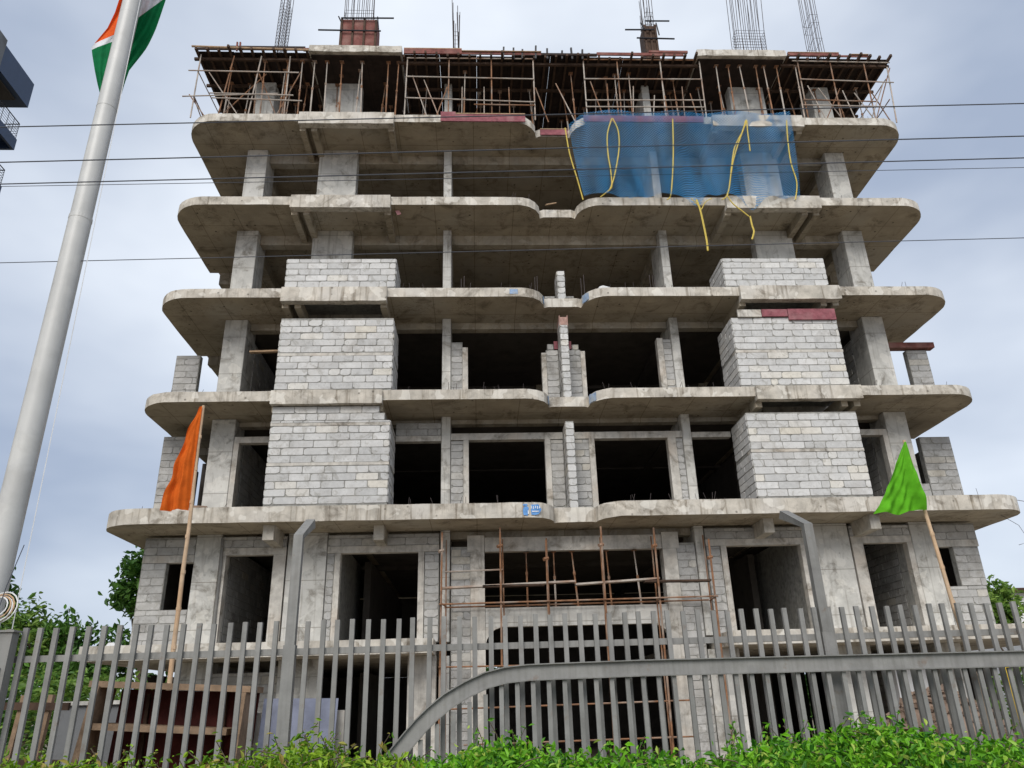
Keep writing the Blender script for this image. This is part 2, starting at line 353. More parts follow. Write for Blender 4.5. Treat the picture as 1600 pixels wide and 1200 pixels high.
# ---- block walls: a mortar core as part, each block a piece of it
BLK = []                                 # (centre, size, axis, wall, material)
def rows(wall, a0, a1, z0, z1, face, axis, material, bands=(), first=0, length=.6, out=-1):
    """courses of blocks on a face; axis 'x': face is y, axis 'y': face is x with outward direction out"""
    z = z0; k = first
    while z < z1-.06:
        h = min(.205, z1-z)
        for bz in bands:
            if abs(z-bz) < .1: z += .09; h = min(.205, z1-z)
        if h < .06: break
        a = a0; off = (0 if k % 2 else .3)+rnd.uniform(-.06, .06)
        cuts = [a0]; q = a0+(off if off > .14 else length+off)
        while q < a1-.12: cuts.append(q); q += length+rnd.uniform(-.05, .03)
        cuts.append(a1)
        if rnd.random() < .3 and len(cuts) > 3:   # a split block now and then
            j = rnd.randrange(1, len(cuts)-1); mid = (cuts[j]+cuts[j+1])/2+rnd.uniform(-.1, .1); cuts.insert(j+1, mid)
        for c0, c1 in zip(cuts[:-1], cuts[1:]):
            gp = rnd.uniform(.010, .024); gz = rnd.uniform(.008, .02); L_ = c1-c0-gp; H_ = h-gz
            if L_ < .05: continue
            pr = rnd.uniform(-.006, .007)
            if axis == 'x': ce = ((c0+c1)/2, face-.012+.05+pr, z+h/2)
            else: ce = (face+out*(.012-.05+pr), (c0+c1)/2, z+h/2)
            BLK.append((ce, (L_, .1, H_), axis if axis == 'x' else ('y+' if out > 0 else 'y-'), wall, material))
        z += h; k += 1
def bwall(u0, u1, z0, z1, y=21.02, d=.2, material='blockd', bands=(), first=0, name='block_wall'):
    w_ = B(X(u0), X(u1), y, y+d, z0, z1).build(name, 'mortar', bld)
    rows(w_, X(u0)+.004, X(u1)-.004, z0+.004, z1-.004, y, 'x', material, bands, first); return w_
def swall(u, y0, y1, z0, z1, out, d=.2, material='blockd', bands=(), first=1):
    x0, x1 = (X(u)-d, X(u)) if out > 0 else (X(u), X(u)+d)
    w_ = B(x0, x1, y0, y1, z0, z1).build('block_wall', 'mortar', bld)
    rows(w_, y0+.004, y1-.004, z0+.004, z1-.004, X(u), 'y', material, bands, first, out=out); return w_
# the six block boxes standing on the slabs
def blockbox(sgn, z0, z1, bands, step=False):
    if sgn < 0: u0, u1 = -8.13, -4.95
    else: u0, u1 = 4.82, 7.95
    y = 19.66
    B(X(u0)+.005, X(u1)-.005, y+.004, 21.24, z0, z0+.05).build('bedding_mortar', 'mortar', bld)
    z0 += .05
    w_ = MB()
    if not step: w_.box(X(u0)+.006, X(u1)-.006, y, 20.98, z0, z1)
    else: w_.box(X(u0)+.006, X(u1)-.006, y, 20.98, z0, z1-.42).box(X(u0)+.006, X(u1)-.15, y+.002, 20.98, z1-.42, z1-.2).box(X(u0)+.006, X(u1)-.3, y+.004, 20.98, z1-.2, z1)
    w_ = w_.build('block_wall', 'mortar', bld)
    for bz in bands:
        B(X(u0)-.004, X(u1)+.006, y-.016, y+.3, bz+.004, bz+.085).build('concrete_band', 'jamb', bld)
    if not step:
        rows(w_, X(u0), X(u1), z0, z1, y, 'x', 'block', bands)
    else:
        rows(w_, X(u0), X(u1), z0, z1-.41, y, 'x', 'block', bands)
        rows(w_, X(u0), X(u1)-.15, z1-.41, z1-.205, y, 'x', 'block'); rows(w_, X(u0), X(u1)-.3, z1-.205, z1, y, 'x', 'block', first=1)
    zz = z1-.41 if step else z1
    if sgn < 0: rows(w_, y+.01, 20.95, z0, zz, X(u1), 'y', 'block', bands, 1, out=1)
    else: rows(w_, y+.01, 20.95, z0, zz, X(u0), 'y', 'block', bands, 1, out=-1)
    if sgn < 0: rows(w_, y+.01, 20.95, z0, zz, X(u0), 'y', 'block', bands, 1, out=-1)
    else: rows(w_, y+.01, 20.95, z0, zz, X(u1), 'y', 'block', bands, 1, out=1)
blockbox(-1, ZT[1], 9.22, (7.55, 8.66), True)
blockbox(1, ZT[1], 8.90, (7.75,))
blockbox(-1, ZT[2], 11.91, (10.73,))
blockbox(1, ZT[2], 11.86, (10.73,))
blockbox(-1, ZT[3], 13.88, ())
blockbox(1, ZT[3], 13.88, ())
for a, b, z0, z1, m_ in ((5.02, 5.72, 11.86, 12.09, 'jamb'), (5.74, 6.5, 11.87, 12.1, 'pink'), (6.52, 7.93, 11.76, 12.11, 'pink')):
    B(X(a), X(b), 19.585, 19.64, z0, z1).build('shutter_board', m_, bld)
# third storey front: jambs, lintels, narrow block strips, openings between
def jamb(u0, u1, z0, z1, y=20.99, d=.24, m_='jamb'): return B(X(u0), X(u1), y, y+d, z0, z1).build('door_jamb', m_, bld)
def lintel(u0, u1, z0, z1, y=21.0, d=.22, m_='jamb'): return B(X(u0), X(u1), y, y+d, z0, z1).build('lintel', m_, bld)
z = ZT[1]
bwall(-3.36, -3.0, z, 8.64); jamb(-3.0, -2.85, z, 8.655); lintel(-3.36, -.13, 8.66, 8.86)
jamb(-.66, -.5, z, 8.655); bwall(-.5, -.13, z, 8.64); bwall(.13, .62, z, 8.64); jamb(.62, .78, z, 8.655)
lintel(.13, 3.36, 8.66, 8.86); jamb(2.92, 3.16, z, 8.655); bwall(3.16, 3.36, z, 8.64)
lintel(-4.94, -3.64, 8.64, 8.8); bwall(-4.94, -3.64, 8.805, 9.2)
lintel(3.64, 4.8, 8.66, 8.82)
for s in (-1, 1):
    a, b = sorted((s*9.48, s*8.15)); lintel(a, b, 8.66, 8.84)
    a, b = sorted((s*9.48, s*9.34)); jamb(a, b, z, 8.655)
def fin(z0, z1):
    w_ = B(X(-.115), X(.115), 20.34, 21.0, z0, z1).build('block_wall', 'mortar', bld)
    rows(w_, X(-.118), X(.118), z0, z1, 20.335, 'x', 'block'); rows(w_, 20.36, 20.97, z0, z1, X(-.115), 'y', 'blockd', out=-1); rows(w_, 20.36, 20.97, z0, z1, X(.115), 'y', 'blockd', out=1)
fin(z+.002, 8.96)
# fourth storey
z = ZT[2]
fin(z+.002, 12.12)
for s in (-1, 1): B(X(s*.118)-.012, X(s*.118)+.012, 20.33, 20.95, 11.98, 12.32).build('shutter_board', 'salmon', bld)
B(X(-.1), X(.1), 20.315, 20.335, 12.0, 12.26).build('shutter_board', 'salmon', bld)
bwall(-.5, -.13, z, 11.5); bwall(.13, .55, z, 11.5); jamb(-.64, -.5, z, 11.4); jamb(.55, .68, z, 11.45)
bwall(-.45, -.26, 11.502, 11.7); bwall(.3, .5, 11.502, 11.68)
for a, b in ((-.25, -.13), (.13, .28)): B(X(a), X(b), 20.98, 21.0, 11.52, 11.78).build('shutter_board', 'pink', bld)
bwall(-3.36, -3.02, z, 11.78); jamb(-3.02, -2.86, z, 11.6)
bwall(3.1, 3.36, z, 11.84); jamb(2.92, 3.1, z, 11.87)
# fifth storey stub
z = ZT[3]
bwall(-.46, -.13, z, 13.36); bwall(.13, .46, z, 13.36); fin(z+.002, 13.86)
# side infill walls beyond the outer columns
bwall(-11.66, -10.66, ZT[1], 9.04, 21.5); bwall(-11.66, -10.95, ZT[2], 11.63, 21.5); bwall(10.98, 11.64, ZT[2], 11.63, 21.5)
bwall(10.72, 11.66, ZT[1], 8.74, 21.5); bwall(10.18, 10.7, ZT[1], 7.3, 21.5)
B(X(10.15), X(11.85), 21.35, 21.62, 11.66, 11.84).build('shutter_board', 'redboard', bld)
for s in (-1, 1):
    swall(s*11.66, 21.72, 24.0, ZT[1], 8.7, s); swall(s*9.49, 21.92, 25.5, ZT[1], 9.1, -s); swall(s*9.49, 21.92, 25.5, ZT[2], 12.2, -s)
# second storey front (over the podium)
z = 3.162
bwall(-11.52, -10.18, 3.16, 4.12); bwall(-11.52, -10.88, 4.122, 5.33, first=1); bwall(-11.52, -10.18, 5.53, 6.0); lintel(-11.52, -10.18, 5.335, 5.525, 21.01)
bwall(10.18, 11.3, 3.16, 4.28); bwall(10.62, 11.34, 4.282, 5.35, first=1); bwall(10.18, 11.38, 5.55, 6.0); lintel(10.18, 11.38, 5.355, 5.545, 21.01)
for s in (-1, 1):
    a, b = sorted((s*9.48, s*7.76)); lintel(a, b, 5.5, 5.69); bwall(a, b, 5.695, 5.99)
    a, b = sorted((s*9.48, s*9.33)); jamb(a, b, z, 5.495)
    a, b = sorted((s*8.08, s*7.76)); jamb(a, b, z, 5.495)
    a, b = sorted((s*6.66, s*3.66)); lintel(a, b, 5.5, 5.68); bwall(a, b, 5.685, 5.99)
    a, b = sorted((s*6.66, s*6.46)); bwall(a, b, z, 5.495)
    a, b = sorted((s*6.45, s*6.3)); jamb(a, b, z, 5.495)
    a, b = sorted((s*4.22, s*4.06)); jamb(a, b, z, 5.495)
    a, b = sorted((s*4.05, s*3.66)); bwall(a, b, z, 5.495)
    # entrance piers, two storeys high
    a, b = sorted((s*3.34, s*2.82)); bwall(a, b, .0, 5.6, 20.98)
    a, b = sorted((s*2.82, s*2.44)); jamb(a, b, .002, 5.45, 20.96, .4)
    a, b = sorted((s*2.9, s*2.44)); lintel(a, b, 5.455, 5.9, 20.95, .4)
    swall(s*9.49, 21.92, 26.5, z, 5.9, -s); swall(s*6.6, 21.42, 25.5, z, 5.9, s)
    swall(s*9.49, 21.92, 26.5, 0, 2.75, -s)
lintel(-2.43, 2.43, 5.46, 5.84, 20.98); lintel(-2.43, 2.43, 3.5, 3.98, 20.98, .22, 'col')
for s in (-1, 1):                        # haunches rounding the entrance corners
    pts = [(0, 0), (.42, 0), (.25, -.06), (.12, -.16), (.03, -.32), (0, -.5)]
    mb = MB(); n = len(pts)
    mb.v = [(X(-s*2.437+s*0)+(-s*0)+(-(-s))*0+(-s*2.437-(-s*2.437))+(s*p[0] if s < 0 else s*p[0])*(1), y_, 3.497+p[1]) for y_ in (20.985, 21.19) for p in pts]
    mb.v = [(X(-s*2.435)+s*p[0], y_, 3.497+p[1]) for y_ in (20.985, 21.19) for p in pts]
    mb.f = [tuple(range(n)), tuple(range(n, 2*n))[::-1]]+[(i, (i+1) % n, n+(i+1) % n, n+i) for i in range(n)]
    mb.build('haunch', 'jamb', bld)
# ground storey bits
bwall(-9.45, -7.75, 0, 2.55, 21.3); bwall(-8.0, -6.72, 0, 2.7, 21.35, .2)
B(X(-4.4), X(-3.7), 20.6, 21.3, 0, 2.815).build('column', 'jamb', bld); B(X(3.7), X(4.1), 20.7, 21.3, 0, 2.815).build('column', 'col', bld)
B(X(8.3), X(9.4), 21.1, 21.3, 0, 2.6).build('interior_wall', 'white', bld)
# conduit up the outer left column, cable box
MB().path([(X(-9.43), 20.95, 3.17), (X(-9.43), 20.95, 5.2), (X(-9.47), 20.95, 5.95)], .035).build('conduit', 'grey', bld)

# blocks: the 300 that show largest as objects, the rest joined
def blockmesh(seed, ratio):
    rr = random.Random(seed); L_, H_ = ratio*.19, .19; v = []; f = []
    prof = []
    for cx, cz in ((-1, -1), (1, -1), (1, 1), (-1, 1)):
        c = rr.uniform(.006, .03) if rr.random() < .6 else rr.uniform(.03, .07); c2 = c*rr.uniform(.5, 1.2)
        a = (cx*(L_/2-c), cz*H_/2*rr.uniform(.95, 1)); b = (cx*L_/2, cz*(H_/2-c2))
        prof += [a, b] if cx*cz < 0 else [b, a]
    n = len(prof)
    for k, (y, s) in enumerate(((.05, 1), (-.042, 1), (-.05, .97))):
        for p in prof: v.append((p[0]*(1-(1-s)*.35), y, p[1]*s))
    for k in range(2):
        for i in range(n): f.append((k*n+i, k*n+(i+1) % n, (k+1)*n+(i+1) % n, (k+1)*n+i))
    f.append(tuple(range(2*n, 3*n)))
    v = [(x/L_, y/.1, z_/H_) for x, y, z_ in v]
    f = [tuple(q) for q in f]
    return v, f
VAR = {}
for nm, ratio in (('long', 3.0), ('half', 1.5), ('quarter', .8)): VAR[nm] = [blockmesh(hash(nm) % 1 + 13*k+int(ratio*100), ratio) for k in range(6)]
MESHES = {}
def bpick(size): 
    r_ = size[0]/size[2]; return 'long' if r_ > 2.2 else 'half' if r_ > 1.1 else 'quarter'
ROT = {'x': 0, 'y+': math.pi/2, 'y-': -math.pi/2}
def bscore(b):
    if b[2] != 'x': return 0
    x0, y0 = px((b[0][0]-b[1][0]/2, b[0][1], b[0][2]-b[1][2]/2)); x1, y1 = px((b[0][0]+b[1][0]/2, b[0][1], b[0][2]+b[1][2]/2))
    if min(x0, x1) < 0 or max(x0, x1) > 1600 or max(y0, y1) > 1000: return 0
    return abs(x1-x0)*abs(y1-y0)
order = sorted(range(len(BLK)), key=lambda i: -bscore(BLK[i])); big = set(order[:300])
rest = {'block': MB(), 'blockd': MB()}
for i, (ce, size, ax, wall, mm) in enumerate(BLK):
    nm = bpick(size); k = rnd.randrange(6); flip = rnd.choice((1, -1))
    if i in big:
        key = (nm, k, mm)
        if key not in MESHES:
            me = bpy.data.meshes.new('block'); me.from_pydata(*[VAR[nm][k][0], [], VAR[nm][k][1]]); me.materials.append(M[mm]); me.update(); MESHES[key] = me
        o = bpy.data.objects.new('block', MESHES[key]); col.objects.link(o); place(o, ce, wall); o.scale = (size[0], size[1], size[2]); o.rotation_euler[2] = ROT[ax]
    else:
        c_, s_ = math.cos(ROT[ax]), math.sin(ROT[ax])
        vv = [(ce[0]+c_*x*size[0]-s_*y*size[1], ce[1]+s_*x*size[0]+c_*y*size[1], ce[2]+z_*size[2]) for x, y, z_ in VAR[nm][k][0]]
        rest[mm].add(vv, VAR[nm][k][1])
mb = rest['block']; nb = len(mb.f); mb.add(rest['blockd'].v, rest['blockd'].f)
o = mb.build('blockwork', 'block', bld); o.data.materials.append(M['blockd'])
o.data.polygons.foreach_set('material_index', [0]*nb+[1]*(len(mb.f)-nb)); tag(o, kind='stuff')

# starter bars and whiskers along the slab edges
for i in range(1, 6):
    mb = MB()
    for k in range(46):
        u = rnd.uniform(-11.3, 11.3) if k % 3 else rnd.choice((-1, 1))*rnd.uniform(.8, 4.9)
        if 5 < abs(u) < 8.2: continue
        h = rnd.uniform(.05, .26); x_ = X(u); y_ = YF+rnd.uniform(.04, .3)+(.75 if abs(u) < .9 else 0)+(.25 if abs(u) > 11 else 0)
        mb.tube((x_, y_, ZT[i]-.02), (x_+rnd.uniform(-.08, .08), y_+rnd.uniform(-.05, .03), ZT[i]+h), .006, 4)
    if i == 3:
        for u in (-3.05, -2.98, -.75, -.68, .72, .8, 3.0, 3.08, 2.93):
            mb.tube((X(u), 21.0, ZT[i]), (X(u)+rnd.uniform(-.02, .02), 21.0, ZT[i]+rnd.uniform(1.05, 1.25)), .011, 5)
    mb.build('starter_bars', 'rebar', bld)['kind'] = 'stuff'
# long bent wires hanging off the lowest balcony's right corner
MB().path([(X(12.0), 20.2, 6.5), (X(12.35), 20.0, 6.35), (X(12.9), 20.0, 6.1)], .008, 4).build('starter_bars', 'rebar', bld)['kind'] = 'stuff'
MB().path([(X(11.75), 20.3, 6.06), (X(12.1), 20.2, 5.75), (X(12.28), 20.2, 5.3), (X(11.95), 20.2, 5.22)], .007, 4).build('starter_bars', 'rebar', bld)['kind'] = 'stuff'
# painted patches on the slab edge by the notch
def patch(pts, material, parent=bld, name='painted_patch'):
    MB().add(pts, [tuple(range(len(pts)))]).build(name, material, parent)
def edgepatch(u0, u1, z0, z1, material, y=YF-.011):
    patch([(X(u0), y, z0), (X(u1), y, z0), (X(u1), y, z1), (X(u0), y, z1)], material)
def scrap(cu, cz, w_, h_, material, y, seed):
    rr = random.Random(seed); n = 11; pts = []
    for k in range(n):
        a = 2*math.pi*k/n; q = max(abs(math.cos(a)), abs(math.sin(a))); r_ = rr.uniform(.78, 1.08)/q
        pts.append((X(cu)+w_*.5*r_*math.cos(a), y-rr.uniform(0, .012), cz+h_*.5*r_*math.sin(a)))
    patch(pts, material)
scrap(-1.36, 6.24, .15, .26, 'bluep', YF-.01, 1); scrap(-1.1, 6.27, .28, .27, 'bluep', YF-.012, 2); scrap(-1.37, 6.40, .12, .05, 'bluep', YF-.01, 3)
for k in range(5): scrap(-1.22+k*.055, 6.33-.01*(k % 2), .026, .085, 'whitep', YF-.026, 10+k)
scrap(-1.12, 6.22, .19, .03, 'whitep', YF-.026, 20); scrap(-1.3, 6.2, .03, .1, 'whitep', YF-.026, 21)
def arcpatch(sgn, a0, a1, z0, z1, material):
    mb = MB(); n = 6
    for i in range(n+1):
        a = R(a0+(a1-a0)*i/n); u, y = 1.28+.735*math.cos(a), 20.34+.735*math.sin(a); mb.v += [(X(sgn*u), y, z0+rnd.uniform(-.02, .02)), (X(sgn*u), y, z1+rnd.uniform(-.02, .02))]
    mb.f = [(2*i, 2*i+2, 2*i+3, 2*i+1) for i in range(n)]; mb.build('painted_patch', material, bld)
M['paleblue'] = mat('faded_blue_paint', (.24, .33, .47), var=.3, scale=9, tint=(.40, .42, .42))
for i, zz in ((2, 9.40), (3, 12.60)):
    arcpatch(-1, 184, 204, zz, zz+.24, 'paleblue'); arcpatch(1, 196, 222, zz, zz+.25, 'paleblue')
edgepatch(-1.62, -1.38, 12.66, 12.82, 'paleblue')

# rebar cages rising from the roof
def cage(u0, u1, y0, y1, z0, z1, nx, ny, lean=(0, 0), ties=(), name='rebar_cage', spread=.1):
    mb = MB(); pts = [(u0+(u1-u0)*i/max(1, nx-1), y) for i in range(nx) for y in (y0, y1)]+[(u, y0+(y1-y0)*j/max(1, ny-1)) for j in range(1, ny-1) for u in (u0, u1)]
    for u, y in pts:
        h = z1+rnd.uniform(-.5, .35); t = h-z0
        a = (X(u), y, z0); dx = lean[0]*t+rnd.uniform(-1, 1)*spread; dy = lean[1]*t
        mb.path([a, (X(u)+dx*.35, y+dy*.4, z0+t*.5), (X(u)+dx, y+dy, h)], .012, 4)
    for tz in ties:
        q = tz-z0; dx = lean[0]*q; dy = lean[1]*q
        c = [(X(u0)+dx, y0+dy, tz), (X(u1)+dx, y0+dy, tz), (X(u1)+dx, y1+dy, tz), (X(u0)+dx, y1+dy, tz), (X(u0)+dx, y0+dy, tz)]
        for a, b in zip(c[:-1], c[1:]): mb.tube(a, b, .008, 4)
    return mb.build(name, 'rebar', bld)
cage(-9.75, -9.5, 21.1, 21.7, 22.0, 27.2, 3, 3, (.015, 0), [22.3+.16*k for k in range(24)], spread=.03)
cage(-7.35, -6.3, 21.1, 21.5, 22.0, 27.4, 8, 2, (0, 0), [25.35, 25.5], spread=.06)
cage(-3.32, -3.14, 21.1, 22.0, 22.0, 26.2, 2, 5, (0, 0), [22.3+.2*k for k in range(12)], spread=.08)
cage(3.86, 4.12, 21.1, 22.0, 22.0, 26.9, 3, 5, (.01, 0), [25.0, 25.2, 25.4, 25.6], spread=.07)
cage(7.1, 8.2, 21.1, 21.5, 22.0, 27.4, 9, 2, (.05, 0), [23.2+.14*k for k in range(12)], spread=.12)
cage(10.1, 10.42, 21.1, 21.7, 22.0, 27.2, 4, 3, (.03, 0), [22.6, 24.4, 25.2, 25.6], spread=.05)

# ------------------------------------------------------------------ roof formwork
def form(label, u0, u1, y1, z, edge, red=()):
    t = thing('formwork_deck', (X((u0+u1)/2), 19.7, z-.3), label, 'formwork')
    n = max(2, int((u1-u0)/1.22)); s = (u1-u0)/n
    for i in range(n):
        for j, (ya, yb) in enumerate(((19.75, 22.1), (22.11, y1))):
            B(X(u0+i*s)+.004, X(u0+(i+1)*s)-.004, ya+rnd.uniform(-.06, .06)*(j == 0), yb, z, z+.022+.004*(i % 2)).build('plywood_sheet', 'ply', t)
    n = int((u1-u0)/.36)
    for i in range(n+1):
        u = u0+.06+(u1-u0-.12)*i/n
        B(X(u)-.035, X(u)+.035, 19.62+rnd.uniform(-.18, .1), y1-.1, z-.093+rnd.uniform(-.004, 0), z-.001).build('joist', 'timber', t)
    for yy in (19.95, 21.15, 22.4, 23.8):
        B(X(u0)-rnd.uniform(0, .15), X(u1)+rnd.uniform(0, .1), yy-.04, yy+.04, z-.19, z-.1).build('bearer', 'timber', t)
    for a, b, za, zb, m_ in red:
        B(X(a), X(b), 19.66+rnd.uniform(-.03, .03), 19.70+.02, z+za, z+zb).build('edge_board', m_, t)
    return t
fl = form('dark brown timber roof formwork over the left wing, beside the red boxed column', -11.86, -8.11, 25.5, 22.02, 0, ((-10.8, -8.25, .03, .2, 'ply'), (-8.3, -8.02, .0, .12, 'redboard'), (-11.86, -10.8, .02, .07, 'timber')))
MB().tube((X(-11.95), 19.6, 22.08), (X(-8.1), 19.6, 21.97), .035).build('edge_pole', 'timberl', fl)
for u in (-10.5, -10.4): MB().beam((X(u), 19.7, 22.0), (X(u)-.02, 19.7, 22.38), .05, .05).build('upright_stub', 'redboard', fl)
fc = form('wide dark timber roof formwork between the two cast slab edges, with upright joist stubs', -5.01, 5.04, 25.5, 21.93, 0,
     ((-4.95, -3.0, .02, .24, 'redboard'), (-3.0, -.3, .03, .13, 'redboard'), (1.6, 4.6, .05, .17, 'redboard'), (-4.95, -3.0, .241, .27, 'timberl'), (-3.0, -.3, .131, .155, 'timberl'), (3.4, 4.75, .171, .26, 'redboard'), (-.3, 1.6, .0, .09, 'ply')))
for k, u in enumerate((-1.6, -1.25, -.95, -.5, -.1, .4, .75, 1.1)):
    MB().beam((X(u), 19.72, 21.8), (X(u)+rnd.uniform(-.03, .03), 19.72, 22.25+rnd.uniform(-.08, .14)), .08, .06).build('upright_stub', 'black', fc)
fr_ = form('dark brown timber roof formwork over the right wing, beside the leaning rebar', 8.16, 11.86, 25.5, 22.0, 0, ((8.25, 10.05, .03, .16, 'redboard'), (10.1, 11.2, .03, .1, 'redboard'), (8.25, 10.05, .161, .18, 'timberl'), (10.5, 11.1, .101, .12, 'timberl')))
for a, b in ((-8.1, -5.02), (5.05, 8.15)):
    o = MB().prism(subdiv([(X(a), 19.6), (X(b), 19.6), (X(b), 25.5), (X(a), 25.5)], .3), 21.93, 22.2, .012).build('floor_slab', 'fascia', bld)
    B(X(a)+.05, X(b)-.05, 19.75, 25.4, 21.88, 21.925).build('soffit_board', 'ply', bld)
# props
BAY = ((-99, -8.2, 'under the left wing roof formwork'), (-8.2, -5, 'below the red column form'), (-5, -.2, 'under the formwork left of the central gap'), (-.2, 5.02, 'under the formwork above the blue net'), (5.02, 8.2, 'below the widest rebar cage'), (8.2, 99, 'under the right wing roof formwork'))
def prop(u, y, z0, z1, lean=(0, 0), label=None, group=None, material=None):
    if label is None:
        b_ = next(q[2] for q in BAY if q[0] <= u < q[1]); r_ = 'front row' if y < 20 else 'second row' if y < 22 else 'rear row'
        label = 'rusty steel prop in the %s %s' % (r_, b_); group = 'steel props %s, %s' % (b_, r_)
    t = thing('steel_prop', (X(u), y, z0), label, 'prop', group)
    a = Vector((X(u), y, z0+.012)); b = Vector((X(u)+lean[0], y+lean[1], z1)); m_ = a.lerp(b, rnd.uniform(.5, .64))
    material = material or rnd.choice(('rust', 'rust', 'galv'))
    MB().tube(a, m_, .026).build('outer_tube', material, t); MB().tube(m_, b, .019).build('inner_tube', rnd.choice(('rust', 'galv')), t)
    MB().tube(m_-(b-a).normalized()*.06, m_+(b-a).normalized()*.03, .038).build('collar', 'rust', t)
    MB().box(a.x-.07, a.x+.07, a.y-.07, a.y+.07, z0+.002, z0+.012).build('base_plate', 'rust', t); MB().box(b.x-.07, b.x+.07, b.y-.07, b.y+.07, z1, z1+.01).build('head_plate', 'rust', t)
Z5 = ZT[5]
for u in (-9.55, -8.85, -8.35, -7.95, -7.5, -7.0, -6.3, -5.5, -5.2, 5.72, 6.15, 6.65, 7.1, 7.45, 7.85, 8.5): prop(u, 19.95, Z5, 21.8, (rnd.uniform(-.08, .08), 0))
for u in (-11.0, -10.4, -9.2, -8.6, -7.3, -6.0, -4.3, -3.5, -2.6, -1.6, -.4, .6, 1.5, 2.6, 3.4, 4.4, 5.5, 6.3, 7.4, 8.9, 9.7, 10.5, 11.1): prop(u+rnd.uniform(-.15, .15), 21.15 if 5 > abs(u) else 20.9, Z5, 21.7, (rnd.uniform(-.3, .3), rnd.uniform(-.1, .1)))
for k in range(20): prop(-10.8+k*1.14, 22.6, Z5, 21.7, (rnd.uniform(-.1, .1), 0))
for k in range(40):
    u = rnd.uniform(-10.9, 11.0); prop(u, rnd.choice((20.25, 20.45, 21.6, 21.9)), Z5, 21.7, (rnd.uniform(-.12, .12), rnd.uniform(-.1, .1)))
# scaffold tube frames along the roof edge
def frame(label, verts, ledgers, diag=(), y=19.82):
    us = [v[0] for v in verts]
    t = thing('tube_scaffold', (X(sum(us)/len(us)), y, min(v[1] for v in verts)), label, 'scaffold')
    for u, z0, z1, l in verts: MB().tube((X(u), y, z0), (X(u)+l, y, z1), .023).build('standard', rnd.choice(('rust', 'galv')), t)
    for u0, u1, za, zb in ledgers: MB().tube((X(u0), y-.05, za), (X(u1), y-.05, zb), .022).build('ledger', rnd.choice(('galv', 'galv', 'rust')), t)
    for p, q in diag: MB().tube((X(p[0]), p[2], p[1]), (X(q[0]), q[2], q[1]), .019).build('brace', rnd.choice(('rust', 'galv')), t)
    return t
frame('rusty tube scaffold on the left end of the top floor slab', [(-11.7, Z5, 21.95, 0), (-10.85, Z5, 21.9, .25), (-9.9, Z5, 21.9, .2), (-8.75, Z5, 21.9, 0)],
      [(-12.0, -8.4, 21.2, 21.15), (-12.05, -9.0, 20.1, 20.25), (-11.2, -8.5, 20.25, 20.18), (-11.1, -8.2, 20.05, 19.95)],
      [((-11.9, 20.3, 19.9), (-11.3, 19.4, 19.9)), ((-11.4, 21.3, 19.95), (-10.2, 19.4, 19.95)), ((-10.9, 19.4, 20.0), (-9.6, 21.5, 20.2)), ((-9.8, 21.4, 20.1), (-9.0, 19.4, 20.1)), ((-9.1, 19.4, 20.0), (-8.4, 21.4, 20.0)), ((-11.7, 20.15, 19.85), (-11.7, 20.1, 22.5)), ((-11.7, 21.2, 19.85), (-11.6, 21.2, 22.5)), ((-11.65, 19.4, 22.4), (-11.6, 21.9, 22.4)), ((-11.75, 20.2, 19.9), (-11.5, 19.4, 21.0))])
frame('tube scaffold frame left of the central gap on the top floor', [(-4.88, Z5, 21.9, .05), (-3.45, Z5, 21.9, .02), (-2.02, Z5, 21.9, .02), (-.6, Z5, 21.95, .02)],
      [(-4.85, -.58, 21.03, 20.97), (-4.88, -.58, 20.12, 19.98), (-4.85, -.6, 21.84, 21.86), (-2.6, -.6, 19.86, 19.84)],
      [((-4.7, 21.6, 20.3), (-4.1, 19.35, 20.0)), ((-4.3, 21.4, 20.3), (-3.7, 19.35, 20.0)), ((-3.5, 21.0, 20.2), (-3.9, 19.35, 20.0)), ((-3.0, 21.2, 20.4), (-3.02, 19.35, 20.3)), ((-2.25, 21.2, 20.4), (-2.27, 19.35, 20.3)), ((-1.4, 21.2, 20.4), (-1.4, 19.35, 20.3)), ((.2, 21.2, 20.2), (.75, 19.35, 20.0)), ((-.5, 21.0, 20.2), (-.15, 19.35, 20.0))])
frame('tube scaffold frame above the blue safety net', [(1.12, Z5, 21.95, .02), (2.27, Z5, 21.95, .03), (3.75, Z5, 21.95, .04), (5.1, Z5, 21.95, .06)],
      [(1.1, 5.12, 21.0, 21.03), (1.1, 5.1, 20.08, 20.12), (1.1, 5.05, 21.86, 21.88), (1.1, 5.1, 19.8, 19.82)],
      [((1.4, 21.3, 20.2), (1.75, 19.35, 20.0)), ((2.0, 21.3, 20.3), (1.9, 19.35, 20.1)), ((2.9, 21.2, 20.3), (2.7, 19.35, 20.1)), ((4.6, 21.2, 20.3), (4.5, 19.35, 20.2)), ((3.6, 20.8, 20.3), (3.4, 19.6, 20.1)), ((4.85, 20.9, 20.3), (4.95, 19.35, 20.1))])
